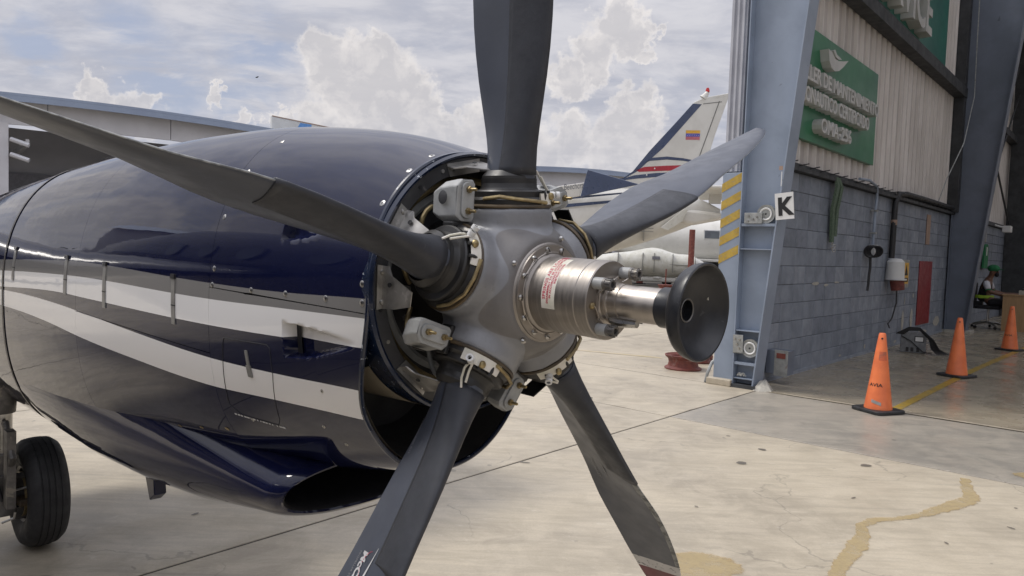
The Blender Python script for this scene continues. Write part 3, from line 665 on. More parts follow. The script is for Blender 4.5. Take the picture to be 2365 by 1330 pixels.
MB().box(-.30,-.24,-.21,.21,.52,.95).build('backrest','black_cloth',ch,bevel=.03)
MB().cyl((0,0,.12),(0,0,.41),.022,n=10).build('gas_lift','steel',ch)
MB().box(-.27,-.1,-.03,.03,.40,.56).build('back_bracket','black_plastic',ch,smooth=0)
for k in range(5):
    a=2*PI*k/5+.3; e=(.30*math.cos(a),.30*math.sin(a)); MB().tube([(0,0,.13),(e[0]*.6,e[1]*.6,.11),(e[0],e[1],.07)],[.025,.02,.015],8).build('base_arm','steel',ch)
    MB().lathe([(.008,-.02),(.028,-.02),(.028,.02),(.008,.02)],(e[0],e[1],.029),(-math.sin(a),math.cos(a),0),12).build('castor','black_plastic',ch)
# person (skin modifier body)
pr=thing('person','person in green cap, black face mask and dark vest sitting at the desk','person',(0,0,0),FP)
def skin(name,joints,edges,m,parent,sub=2,rt=0):
    me=bpy.data.meshes.new(name); me.from_pydata([j[:3] for j in joints],edges,[]); o=bpy.data.objects.new(name,me); COL.objects.link(o)
    sk=o.modifiers.new('s','SKIN'); 
    for i,j in enumerate(joints):
        me.skin_vertices[0].data[i].radius=(j[3],j[4] if len(j)>4 else j[3]); me.skin_vertices[0].data[i].use_root=(i==rt)
    ss=o.modifiers.new('u','SUBSURF'); ss.levels=sub; ss.render_levels=sub
    dg=bpy.context.evaluated_depsgraph_get(); m2=bpy.data.meshes.new_from_object(o.evaluated_get(dg)); bpy.data.objects.remove(o); bpy.data.meshes.remove(me)
    m2.materials.clear(); m2.materials.append(MATS[m]); m2.polygons.foreach_set('use_smooth',[True]*len(m2.polygons))
    q=bpy.data.objects.new(name,m2); COL.objects.link(q); q.parent=parent; return q
Jb=[(-.08,0,.56,.13,.15),(-.08,0,.72,.11,.14),(-.05,0,.90,.10,.16),(-.02,0,1.02,.07,.10),(0,0,1.07,.05,.05),(.03,0,1.14,.07,.065),(.05,0,1.22,.08,.072),(.05,0,1.28,.06,.06),
    (-.04,.19,.96,.055,.055),(.02,.25,.78,.045,.045),(.24,.20,.72,.038,.038),(.42,.14,.74,.028,.034),(.50,.13,.74,.018,.03),
    (-.04,-.19,.96,.055,.055),(.02,-.25,.78,.045,.045),(.24,-.20,.72,.038,.038),(.42,-.14,.74,.028,.034),(.50,-.13,.74,.018,.03),
    (.12,.10,.55,.085,.08),(.36,.12,.54,.065,.065),(.38,.12,.28,.05,.05),(.36,.12,.08,.04,.04),(.46,.12,.04,.035,.03),
    (.12,-.10,.55,.085,.08),(.36,-.12,.54,.065,.065),(.38,-.12,.28,.05,.05),(.36,-.12,.08,.04,.04),(.46,-.12,.04,.035,.03)]
Eb=[(0,1),(1,2),(2,3),(3,4),(4,5),(5,6),(6,7),(2,8),(8,9),(9,10),(10,11),(11,12),(2,13),(13,14),(14,15),(15,16),(16,17),(0,18),(18,19),(19,20),(20,21),(21,22),(0,23),(23,24),(24,25),(25,26),(26,27)]
skin('body',Jb,Eb,'skin_brown',pr)
skin('vest',[(-.09,0,.53,.145,.165),(-.09,0,.72,.128,.16),(-.06,0,.90,.115,.175),(-.03,0,1.0,.085,.12)],[(0,1),(1,2),(2,3)],'black_cloth',pr)
for s_ in(1,-1):
    skin('shirt_sleeve',[(-.05,.14*s_,.97,.065,.07),(-.03,.21*s_,.93,.068,.066),(.01,.245*s_,.81,.058,.058)],[(0,1),(1,2)],'white_cloth',pr)
    MB().lathe([(.058,-.012),(.062,0),(.058,.012)],(.012,.247*s_,.80),(.2,.3*s_,-.9),16).build('sleeve_hem','green_cloth',pr)
    skin('trouser_leg',[(-.02,.09*s_,.55,.10,.1),(.14,.11*s_,.555,.095,.09),(.37,.12*s_,.545,.078,.075),(.39,.12*s_,.28,.06,.06),(.37,.12*s_,.11,.055,.055)],[(0,1),(1,2),(2,3),(3,4)],'black_cloth',pr)
    skin('shoe',[(.33,.12*s_,.045,.045,.042),(.42,.12*s_,.04,.042,.04),(.50,.12*s_,.032,.035,.03)],[(0,1),(1,2)],'black_plastic',pr)
    for q in range(4):   # fingers
        y=(.115+.018*q)*s_ ; skin('finger',[(.49,y,.742,.009),(.525,y,.748,.008),(.55,y,.738,.007)],[(0,1),(1,2)],'skin_brown',pr,1)
    skin('thumb',[(.44,(.105)*s_,.74,.011),(.475,.085*s_,.742,.009),(.495,.082*s_,.738,.008)],[(0,1),(1,2)],'skin_brown',pr,1)
MB().lathe([(.172,-.03),(.180,0),(.172,.03)],(-.09,0,.66),(.0,0,1),24).build('reflective_band','vest_lime',pr)
MB().sphere((.045,0,1.255),.112,10,sz=(1,.86,.72)).build('cap','green_cloth',pr)
mb=MB(); pts=[(.10+.13*math.sin(PI*i/10),-.085+.17*i/10) for i in range(11)]; mb.prism(pts+[(.10,.085),(.10,-.085)][:0],lambda a,b,d:(a,b,d-.05*(a-.1)),1.232,1.242); mb.build('cap_brim','green_cloth',pr)
MB().sphere((.108,0,1.125),.052,8,sz=(.8,1.1,1)).build('face_mask','black_cloth',pr)
MB().tube([(.11,.06,1.14),(.06,.078,1.16),(.035,.08,1.17)],.004,5).build('mask_strap','black_cloth',pr)
MB().sphere((.03,.079,1.165),.02,6,sz=(.8,.4,1.2)).build('ear','skin_brown',pr); MB().sphere((.03,-.079,1.165),.02,6,sz=(.8,.4,1.2)).build('ear','skin_brown',pr)
for s_ in(1,-1): MB().sphere((.118,.03*s_,1.185),.010,6).build('eye','black_ink',pr)
MB().tube([(.122,0,1.20),(.138,0,1.165),(.12,0,1.155)],[.008,.014,.01],8).build('nose','skin_brown',pr)
# hi-vis vest hanging on the wall + camera
t=thing('hanging_vest','pale green safety vest hanging from a hook on the far wall','vest',(25,3.85,1.9),FH)
mb=MB(); mb.prism([(-.28,0),(.28,0),(.26,.5),(.20,.86),(.08,.90),(0,.78),(-.08,.90),(-.2,.86),(-.24,.5)],lambda a,b,d:(26.0+a*1.3,3.86-d,1.62+b*.8),0,.05); mb.build('vest_cloth','green_cloth',t)
MB().box(25.9,26.02,3.79,3.80,2.0,2.25).build('reflective_strip','white_paint',t,smooth=0)
MB().box(25.92,26.0,3.84,3.87,2.4,2.9).build('hanger','chip_paint',t,smooth=0)
t=thing('security_camera','small white security camera on the wall above the seated man','camera',(27,3.7,3),FH)
MB().box(27.2,27.6,3.4,3.62,2.75,2.95).build('camera_body','white_paint',t,smooth=0,bevel=.02); MB().cyl((27.4,3.6,2.9),(27.4,3.92,3.0),.03,n=8).build('arm','white_paint',t)
# ---------------- cones
def make_cone():
    t=thing('traffic_cone','x','traffic cone',(0,0,0),F0,'orange cones along the hangar line')
    h=.885
    prof=[(.152,.035),(.150,.06),(.146,.075),(.100,.42),(.052,.80),(.037,.90),(.030,.912),(.018,.912),(.018,.88)]
    MB().lathe(prof,(0,0,0),(0,0,1),40).build('cone_body','cone_orange',t)
    m_=MB(); P=[];rad=.215;c=.06
    for q in range(4):
        a0=q*PI/2
        for j in range(4):
            a=a0+j*PI/6; P.append(((rad-c)*(1 if q in(0,3) else -1)+c*math.cos(a),(rad-c)*(1 if q in(0,1) else -1)+c*math.sin(a)))
    m_.prism(P,lambda a,b,d:(a,b,d),.0,.038); m_.build('base','black_rubber',t,bevel=.008)
    return t
def cone_r(z): return .146+( .052-.146)*(z-.075)/(.80-.075)
def wrap(z0,ang0,text,size,t,m='black_ink',name='stencil',nar=1):
    def fn(a,b,c): z=z0+b; rr_=cone_r(z)+.0012; th=ang0+a/rr_; return (rr_*math.cos(th),rr_*math.sin(th),z)
    return text_mb(text,size,0,'CENTER',fn=fn,bold=.001,narrow=nar).build(name,m,t,smooth=0,recalc=False)
def band(z0,z1,a0,a1,t,m,name,n=14):
    mb=MB(); V=[]
    for z_ in(z0,z1):
        for i in range(n+1): th=a0+(a1-a0)*i/n; rr_=cone_r(z_)+.0012; V.append((rr_*math.cos(th),rr_*math.sin(th),z_))
    mb.add(V,[(i,i+1,n+2+i,n+1+i) for i in range(n)]); return mb.build(name,m,t,smooth=60,recalc=False)
cone0=make_cone(); cl=[]
for i,(x,y,lab,rz,s_) in enumerate([(4.21,8.30,'nearest orange traffic cone, with a torn grey sticker, on the hangar threshold',R(20),.98),(6.80,11.12,'middle orange traffic cone on the yellow floor line, with a plain body',R(28),.98),(10.12,14.85,'farthest of the three hangar cones, standing beside the desk',R(34),.98)]):
    c=cone0 if i==0 else copy_tree(cone0); c.location=(x,y,.004); c.rotation_euler=(0,0,rz); c.scale=(s_,)*3; c['label']=lab; cl.append((c,rz,x,y))
for i,(c,rz,x,y) in enumerate(cl):
    ac=math.atan2(-y,-x)-rz
    if i!=1: wrap(.30,ac-.35,'AVIA',.052,c,nar=1.3)
    if i==0:
        m_=MB(); n=20; V=[]
        for zz in (0,1):
            for k in range(n+1):
                th=ac-.55+.75*k/n; z_=.118+.035*zz-.03*(k/n)+.006*math.sin(k*3.1+zz); r_=cone_r(z_)+.0014; V.append((r_*math.cos(th),r_*math.sin(th),z_))
        m_.add(V,[(k,k+1,n+2+k,n+1+k) for k in range(n)]); m_.build('torn_sticker','galv',c,smooth=60,recalc=False)
        band(.60,.70,ac-.3,ac+.9,c,'cone_band','dirty_patch')
    MB().cyl((cone_r(.84)*.9*math.cos(ac),cone_r(.84)*.9*math.sin(ac),.85),(cone_r(.85)*1.13*math.cos(ac),cone_r(.85)*1.13*math.sin(ac),.852),.011,n=12).build('hole','black_ink',c)
# ---------------- tie-down wheels on the apron
def rim(x,y,label,s=1,pole=0,z=0,name='wheel_rim_weight'):
    t=thing(name,label,'wheel rim',(x,y,z),F0,'red wheel rims used as weights')
    MB().lathe([(.0,.02),(.20,.02),(.24,.0),(.27,.0),(.275,.02),(.225,.05),(.215,.10),(.225,.15),(.265,.185),(.275,.21),(.262,.215),(.235,.19),(.20,.19),(.17,.12),(.06,.12),(.0,.12)],(x,y,z),(0,0,1),36).build('rim','red_oxide',t)
    MB().lathe([(.05,.12),(.06,.15),(.02,.16),(.0,.16)],(x,y,z),(0,0,1),12).build('hub','red_oxide',t)
    if pole: MB().cyl((x,y,z+.1),(x,y,z+pole),.035,n=12).build('pole','red_oxide',t)
    return t
rim(2.60,10.95,'nearest red wheel rim lying flat on the apron below the black cup')
rim(2.98,11.75,'red wheel rim lying just behind the nearest one',)
t=single(MB().lathe([(0,0),(.15,0),(.16,.04),(.15,.07),(0,.07)],(3.2,12.1,0),(0,0,1),20),'wheel_disc','red_oxide','small red disc on the apron beside the rims','disc',(3.2,12.1,0))
# tall red post standing further out
t=thing('red_post','tall rusty red steel post standing on a rim out on the apron','post',(6.4,26.5,0))
MB().cyl((6.4,26.5,.0),(6.4,26.5,2.62),.105,n=16).build('post','red_oxide',t); MB().lathe([(.3,0),(.33,.03),(.28,.1),(.33,.2),(.3,.22),(0,.2)],(6.4,26.5,0),(0,0,1),20).build('rim_base','red_oxide',t)
for x,y,lb in((7.18,41.48,'small distant orange cone left of the red rim stand'),(9.34,45.3,'small distant orange cone right of the red rim stand')):
    t=thing('distant_cone',lb,'traffic cone',(x,y,0),F0,'distant cones'); MB().lathe([(.20,.03),(.14,.5),(.0,.5)],(x,y,0),(0,0,1),14).build('cone_body','red_oxide',t); MB().box(x-.3,x+.3,y-.3,y+.3,0,.04).build('base','black_rubber',t,smooth=0)
t=thing('rim_stand','small red rim with a thin rod between the distant cones','stand',(7.4,35.5,0)); MB().lathe([(.38,0),(.30,.1),(.38,.24),(0,.24)],(7.4,35.5,0),(0,0,1),20).build('rim','red_oxide',t); MB().cyl((7.4,35.5,.2),(7.4,35.5,1.0),.03,n=6).build('rod','red_oxide',t)
t=single(MB().tube([(2.66,9.88,.0),(2.68,9.88,.12),(2.74,9.90,.26),(2.84,9.95,.33)],.022,8),'bent_pipe','galv','bent grey pipe rising from the apron left of the striped post','pipe',(2.66,9.88,0))
# ================================================================== FAR BUILDINGS
def hangar_far(name,label,x0,x1,zl,zr,fr,org,depth=26,cols=(),inner=True):
    t=thing(name,label,'hangar',org,fr)
    m_=MB(); n=16
    def zt(x): f=(x-x0)/(x1-x0); return zl+(zr-zl)*f+.5*math.sin(PI*f)
    for i in range(n):
        a,b=x0+(x1-x0)*i/n,x0+(x1-x0)*(i+1)/n
        for (d0,d1,za,zb) in ((-.7,depth,-.12,0),(-.7,-.62,-.38,-.125)):
            m_.add([(a,d0,zt(a)+za),(b,d0,zt(b)+za),(b,d1,zt(b)+za),(a,d1,zt(a)+za),(a,d0,zt(a)+zb),(b,d0,zt(b)+zb),(b,d1,zt(b)+zb),(a,d1,zt(a)+zb)],[(0,3,2,1),(4,5,6,7),(0,1,5,4),(1,2,6,5),(2,3,7,6),(3,0,4,7)])
    m_.build('roof','far_roof',t,smooth=0)
    k=0; xx=x0
    while xx<x1-.1:
        b=min(xx+5.5,x1); m_=MB(); m_.add([(xx+.02,0,zt(xx)-1.35),(b-.02,0,zt(b)-1.35),(b-.02,0,zt(b)-.13),(xx+.02,0,zt(xx)-.13),(xx+.02,.15,zt(xx)-1.35),(b-.02,.15,zt(b)-1.35),(b-.02,.15,zt(b)-.13),(xx+.02,.15,zt(xx)-.13)],[(0,1,2,3),(4,7,6,5),(0,4,5,1),(0,3,7,4),(1,5,6,2),(3,2,6,7)]); m_.build('fascia_panel','far_white',t,smooth=0); xx=b
    for c in cols: MB().box(c-.28,c+.28,-.1,.5,0,zt(c)-1.3).build('column','far_white',t,smooth=0)
    MB().box(x0,x1,depth-.3,depth,0,min(zl,zr)).build('rear_wall','far_inside',t,smooth=0)
    MB().box(x0-.2,x0,0,depth,0,zl-.1).build('side_wall','far_inside',t,smooth=0); MB().box(x1,x1+.2,0,depth,0,zr-.1).build('side_wall','far_inside',t,smooth=0)
    for q in range(6): MB().box(x0+(x1-x0)*(q+.3)/6,x0+(x1-x0)*(q+.3)/6+.15,.6,depth,zl-1.7,zl-1.4).build('rafter','far_white',t,smooth=0)
    return t
FL=Matrix.Translation((-24.1,34.4,0))@Matrix.Rotation(R(38.4),4,'Z')
t=hangar_far('far_hangar','wide open hangar with white fascia and blue roof edge at the left, behind the cowling',-9,17.5,7.55,7.75,FL,(4,0,0),cols=(.15,),depth=9)
for q,(a,b) in enumerate(((3.0,4.2),(5.0,6.2))):
    MB().box(a,b,8.15,8.29,2.6,4.2).build('window_frame','far_inside_dark',t,smooth=0); MB().box(a+.1,b-.1,8.05,8.14,2.7,3.5).build('window_pane','far_white',t,smooth=0)
MB().box(-8,17,8.3,8.5,0,5.0).build('partition','far_inside_dark',t,smooth=0)
for q,zz in enumerate((6.0,5.3)): MB().cyl((.5,-.2,zz),(1.2,-.5,zz-.25),.11,n=8).build('floodlight','far_white',t)
hangar_far('second_far_hangar','distant hangar roof with white fascia seen between the blades on the right',27,52,7.35,7.95,FL,(38,0,0),cols=())
t=thing('billboard','pale billboard with a blue and red tail logo above the cowling','billboard',(-12.5,50,0))
FBm=Matrix.Translation((-15.7,47.5,0))@Matrix.Rotation(math.atan2(4.5,6.2),4,'Z')
m_=MB(); m_.add([tuple(FBm@Vector(p)) for p in [(0,0,6.5),(9,0,6.5),(9,0,9.05),(0,0,9.68),(0,.3,6.5),(9,.3,6.5),(9,.3,9.05),(0,.3,9.68)]],[(0,1,2,3),(4,7,6,5),(0,4,5,1),(1,5,6,2),(3,2,6,7),(0,3,7,4)]); m_.build('board','aircraft_white',t,smooth=0)
m_=MB(); m_.add([tuple(FBm@Vector(p)) for p in [(0,-.02,9.62),(9,-.02,9.0),(9,-.02,9.06),(0,-.02,9.69)]],[(0,1,2,3)]); m_.build('board_edge','tan_panel',t,smooth=0)
def tri(pts,m,nm,par,F=FBm,y=-.02,th=.016):
    m_=MB(); k=len(pts); m_.add([tuple(F@Vector((a,y,b))) for a,b in pts]+[tuple(F@Vector((a,y+th,b))) for a,b in pts],[tuple(range(k)),tuple(range(2*k-1,k-1,-1))]+[(i,k+i,k+(i+1)%k,(i+1)%k) for i in range(k)]); return m_.build(nm,m,par,smooth=0)
mat('logo_blue',(.12,.30,.62),rough=.5); mat('logo_orange',(.75,.40,.22),rough=.5)
tri([(1.2,8.3),(1.85,9.44),(2.6,9.42),(2.6,8.3)],'logo_blue','logo_mark',t); tri([(2.65,8.3),(2.7,9.0),(3.3,9.15),(3.7,9.1),(3.2,8.3)],'aircraft_red','logo_mark',t); tri([(5.3,8.3),(5.2,8.95),(5.6,8.95),(5.7,8.3)],'logo_orange','logo_mark',t)
for q in(.5,4.5,8.5): p=FBm@Vector((q,.15,0)); MB().cyl(p,p+Vector((0,0,6.5)),.15,n=8).build('post','grime_steel',t)
# buildings behind the camera that the glossy cowling mirrors
for (x,y,a,L_,h,lb) in [(-46,2,80,40,8,'long grey maintenance building on the far left, mirrored in the cowling'),(-24,-42,30,34,7,'grey maintenance building behind the photographer'),(26,-50,-20,40,9,'pale cargo building behind the photographer to the right')]:
    Fb=Matrix.Translation((x,y,0))@Matrix.Rotation(R(a),4,'Z'); t=thing('maintenance_building',lb,'building',(0,0,0),Fb)
    MB().box(-L_/2,L_/2,-6,6,0,h).build('wall','far_inside',t,smooth=0)
    m_=MB(); m_.add([(-L_/2-.5,-6.6,h),(L_/2+.5,-6.6,h),(L_/2+.5,0,h+1.8),(-L_/2-.5,0,h+1.8),(-L_/2-.5,6.6,h),(L_/2+.5,6.6,h)],[(0,1,2,3),(3,2,5,4)]); m_.build('roof','far_roof',t,smooth=0)
    for q in range(4):
        for sy in(-6.05,6.05): MB().box(-L_/2+2+q*L_/4,-L_/2+2+q*L_/4+6,sy-.03,sy+.03,0,h*.7).build('door','far_inside_dark' if q%2 else 'far_white',t,smooth=0)
m_=MB(); r=random.Random(4)
for q in range(2600):
    a=R(r.uniform(100,330)); d=r.uniform(85,100); hh=(5.5+3.5*math.sin(a*9)+2*math.sin(a*23+1))*math.sqrt(r.random()); c=Vector((d*math.sin(a),d*math.cos(a),max(.3,hh)))
    e=[c+Vector((r.uniform(-1.4,1.4),r.uniform(-1.4,1.4),r.uniform(-1,1))) for _ in range(3)]; m_.add(e,[(0,1,2)])
single(m_,'tree_line','foliage',None,None,kind='stuff',smooth=0)
# ================================================================== BACKGROUND AIRCRAFT
def oval_loft(st,n=28,y0=0,m_=None,mi=0):
    """st: (x, top, bottom, halfwidth)"""
    m_=m_ or MB(); rg=[]
    for x,tp,bt,hw in st:
        c=(tp+bt)/2; h=(tp-bt)/2; rg.append([(x,y0+hw*math.sin(2*PI*i/n),c+h*math.cos(2*PI*i/n)) for i in range(n)])
    return m_.loft(rg,cap0=True,cap1=True)
def smooth_st(st,k=6):
    xs=np.array([s[0] for s in st]); o=[]
    for i in range(len(st)-1):
        for q in range(k):
            x=xs[i]+(xs[i+1]-xs[i])*q/k; o.append((x,)+tuple(herm(x,xs,[s[j] for s in st]) for j in(1,2,3)))
    o.append(tuple(st[-1])); return o
def herm(s,xs,ys):
    xs=np.asarray(xs,float); ys=np.asarray(ys,float); m=np.gradient(ys,xs); i=int(min(max(np.searchsorted(xs,s)-1,0),len(xs)-2))
    h=xs[i+1]-xs[i]; t=(s-xs[i])/h
    return float((2*t**3-3*t**2+1)*ys[i]+(t**3-2*t**2+t)*h*m[i]+(-2*t**3+3*t**2)*ys[i+1]+(t**3-t**2)*h*m[i+1])
FA=Matrix.Rotation(R(-10),4,'Z')@Matrix.Translation((0,30,0))
a1=thing('parked_tail_aircraft','white twin turboprop with tall blue edged fin and flag, parked beyond the propeller','aircraft',(0,0,0),FA)
oval_loft(smooth_st([(-11,3.0,1.0,.7),(-8,3.85,.95,1.0),(-5,4.15,1.05,1.05),(-3,4.28,1.35,1.0),(-1.48,4.30,1.68,.92),(0,4.25,2.14,.75),(1.22,4.12,2.62,.52),(2.1,3.92,3.0,.32),(2.9,3.55,3.30,.12)])).build('fuselage','aircraft_white',a1,smooth=60)
fin=[(-4.0,4.15),(-2.4,4.48),(-.91,4.68),(-.55,4.95),(.07,5.76),(1.03,6.87),(1.72,7.70),(2.05,7.86),(3.05,8.05),(2.55,6.4),(2.2,5.0),(1.9,3.9),(-.5,3.9)]
MB().prism(fin,lambda x,z,d:(x,d,z),-.09,.09).build('fin','aircraft_white',a1,smooth=0,bevel=.03)
def decal(pts,m,nm,y=-.094,th=.003): 
    m_=MB(); k=len(pts); m_.prism(pts,lambda x,z,d:(x,d,z),y-th,y); return m_.build(nm,m,a1,smooth=0)
decal([(-1.5,4.60),(-.91,4.69),(-.55,4.96),(.07,5.77),(1.03,6.88),(1.66,7.63),(2.0,7.60),(.60,5.9),(.02,5.35),(-.35,4.98),(-.95,4.62)],'aircraft_navy','fin_leading_stripe')
decal([(-.12,5.28),(.15,5.50),(.75,5.56),(1.4,5.50),(2.05,5.38),(2.0,5.30),(1.4,5.40),(.75,5.44),(.1,5.38),(-.25,5.24)],'aircraft_navy','stripe')
decal([(-.45,5.0),(-.1,5.14),(.75,5.20),(1.65,5.24),(2.1,5.14),(2.1,4.98),(1.6,5.04),(.7,5.0),(-.3,4.94)],'aircraft_red','stripe')
decal([(-1.0,4.64),(-.5,4.80),(.3,4.90),(1.3,4.97),(2.1,4.90),(2.1,4.80),(1.3,4.84),(.3,4.74),(-.5,4.66),(-1.0,4.58)],'aircraft_navy','stripe')
for a,b,m in((6.47,6.59,'flag_yellow'),(6.345,6.468,'flag_blue'),(6.22,6.343,'flag_red')): decal([(1.44,a),(1.98,a),(1.98,b),(1.44,b)],m,'flag_band')
for q in range(7): MB().sphere((1.50+.07*q,-.0985,6.385+.025*math.sin(PI*q/6)),.013,4).build('flag_star','white_paint',a1)
for p in((-.0,4.82),(.3,5.08)): MB().sphere((p[0],-.099,p[1]),.03,5).build('fin_light','white_paint',a1)
decal([(1.93,5.42),(1.97,5.42),(2.68,7.72),(2.64,7.72)],'panel_line','rudder_gap'); decal([(2.05,7.60),(2.75,7.68),(2.75,7.71),(2.05,7.63)],'panel_line','cap_gap')
MB().tube([(2.05,0,7.85),(2.15,0,8.0),(2.2,0,8.08)],[.16,.1,.08],10).build('beacon_base','aircraft_white',a1); MB().lathe([(.075,0),(.08,.08),(.05,.17),(0,.19)],(2.2,0,8.08),(0,0,1),12).build('beacon','beacon_red',a1)
m_=MB().prism([(-2.25,4.86),(-.25,4.33),(-1.5,4.05),(-2.5,3.80)],lambda x,z,d:(x,d,z),-1.35,-1.25); m_.build('winglet','aircraft_navy',a1,smooth=0,bevel=.02)
def wrapf(a,b,c): return (-3.18+a,-1.02,4.08+b+a*.13)
mat('far_text',(.13,.14,.17),rough=.6)
text_mb('Beechcraft',.34,0,fn=wrapf,narrow=.62).build('lettering','far_text',a1,smooth=0,recalc=False)
MB().prism([(-7,3.65),(-2.38,4.40),(-2.55,3.85),(-7,3.0)],lambda x,z,d:(x,d,z),-1.015,-.9).build('engine_cowl_side','aircraft_white',a1,smooth=0,bevel=.03)
for pts in ([(-3.9,3.62),(-.9,3.98),(-.9,4.04),(-3.9,3.72)],[(-4,3.3),(-1.0,3.66),(-1.0,3.76),(-4,3.45)]):
    MB().prism(pts,lambda x,z,d:(x,d,z),-.99,-.97).build('cheat_line','aircraft_navy',a1,smooth=0)
MB().prism([(.9,3.0),(1.6,3.5),(3.0,3.36),(3.3,3.2),(1.9,2.9)],lambda x,z,d:(x,d,z),-.45,.45).build('tail_cone_fairing','aircraft_white',a1,smooth=0,bevel=.12)
MB().prism([(.6,2.72),(1.5,3.5),(1.62,3.46),(1.45,3.0),(.9,2.62)],lambda x,z,d:(x,d,z),-.70,-.62).build('ventral_strake','aircraft_grime',a1,smooth=0,bevel=.02)
for z_ in(2.85,2.68,2.55): MB().box(-.6,.35,-.80,-.74,z_,z_+.02).build('panel_seam','panel_line',a1,smooth=0)
MB().box(-.02,.0,-.82,.0,2.2,3.6).build('frame_seam','panel_line',a1,smooth=0)
for x in(-7,-4.2):
    MB().cyl((x,0,.35),(x,0,1.6),.06,n=8).build('gear_leg','steel',a1); MB().lathe([(.1,-.1),(.3,-.1),(.34,0),(.3,.1),(.1,.1)],(x,0,.34),(0,1,0),20).build('gear_wheel','tyre_rubber',a1)
MB().box(2.2,3.4,-3.0,3.0,4.1,4.2).build('tailplane','aircraft_white',a1,smooth=0,bevel=.04)
MB().box(2.45,2.9,-.12,.12,3.75,4.15).build('trim_tab','aircraft_white',a1,smooth=0)
FB3=Matrix.Rotation(R(-12),4,'Z')@Matrix.Translation((0,40,0))
a3=thing('parked_cabin_aircraft','grimy white aircraft with cabin window and long engine nacelle, parked farther back','aircraft',(0,0,0),FB3)
oval_loft(smooth_st([(-5.6,1.15,1.0,.1),(-4.75,1.28,.86,.35),(-3.6,1.58,.64,.5),(-2,1.82,.54,.6),(-.79,2.03,.50,.65),(.28,1.76,.50,.6),(1.2,1.66,.66,.48),(1.30,1.62,.72,.44)])).build('nacelle','aircraft_grime',a3,smooth=60)
oval_loft(smooth_st([(1.33,1.60,.74,.42),(1.5,1.50,.86,.3),(1.95,1.25,1.0,.1)],3)).build('spinner','aircraft_white',a3,smooth=60)
for x in(-2.7,-1.4,-.8,.15): MB().box(x,x+.025,-.66,-.30,.75,1.75).build('panel_seam','panel_line',a3,smooth=0)
MB().box(-.9,-.5,-.68,-.6,1.42,1.58).build('louvre','far_inside_dark',a3,smooth=0); MB().box(-.55,1.2,-.62,-.55,1.16,1.18).build('panel_seam','panel_line',a3,smooth=0)
MB().lathe([(0,0),(.35,.02),(.3,.12),(0,.14)],(-.6,0,.40),(0,0,1),16).build('exhaust_fairing','aircraft_white',a3)
oval_loft(smooth_st([(-6,3.6,2.2,.3),(-3,3.6,1.75,.7),(-.4,3.62,1.35,1.0),(2,3.72,1.24,1.1),(6,3.75,1.24,1.1),(10,3.2,1.5,.7)]),y0=3).build('fuselage','aircraft_white',a3,smooth=60)
MB().box(1.82,2.6,1.87,1.95,2.66,3.08).build('cabin_window','window_dark',a3,smooth=0,bevel=.02); MB().box(1.76,2.66,1.90,1.96,2.60,3.14).build('window_frame','white_paint',a3,smooth=0,bevel=.02)
MB().prism([(-6,1.62),(3,1.50),(3,1.36),(-6,1.45)],lambda x,z,d:(x,d,z),1.5,2.6).build('wing','aircraft_white',a3,smooth=0,bevel=.03)
MB().box(1.95,3.4,1.9,2.3,.55,1.5).build('gear_door','grime_steel',a3,smooth=0)
MB().box(-1.9,.4,-.25,.25,.22,.5).build('belly_pod','aircraft_white',a3,smooth=0,bevel=.1)
for x in(-.1,5): MB().cyl((x,.6,.3),(x,.6,1.0),.06,n=8).build('gear_leg','steel',a3); MB().lathe([(.1,-.1),(.26,-.1),(.30,0),(.26,.1),(.1,.1)],(x,.6,.3),(0,1,0),20).build('gear_wheel','tyre_rubber',a3)
# low dark clutter far out on the apron
t=thing('distant_truck','pale ground service truck far out on the apron under the parked aircraft','truck',(11,62,0)); MB().box(8,13,60,62,.6,2.4).build('body','far_white',t,smooth=0,bevel=.1)
for x in(9,12): MB().lathe([(.1,-.15),(.5,-.15),(.5,.15),(.1,.15)],(x,59.9,.5),(0,1,0),16).build('wheel','tyre_rubber',t)
# ================================================================== MAIN AIRCRAFT  (local: x = u across, y = s aft, z = w up; propeller centre at z = HC)
az,tl=R(44),R(1.73)
aV=Vector((math.cos(az)*math.cos(tl),-math.sin(az)*math.cos(tl),-math.sin(tl))); e2V=Vector((math.sin(az),math.cos(az),0)); e1V=aV.cross(e2V)
if e1V.z<0: e1V=-e1V
CV=Vector((-.0074,1.6677,1.6124)); HC=1.6124
FM=Matrix((e2V,-aV,e1V)).transposed().to_4x4(); FM.translation=CV-e1V*HC
ac=thing('turboprop_aircraft','dark navy turboprop in the foreground with striped cowling and bare five blade propeller','aircraft',(0,0,0),FM)
def P_(mb,name,mats,parent=None,**k):
    o=mb.build(name,mats,parent or ac,origin=(0,0,0),**k)
    if parent is None: o.location=(0,0,HC)
    return o
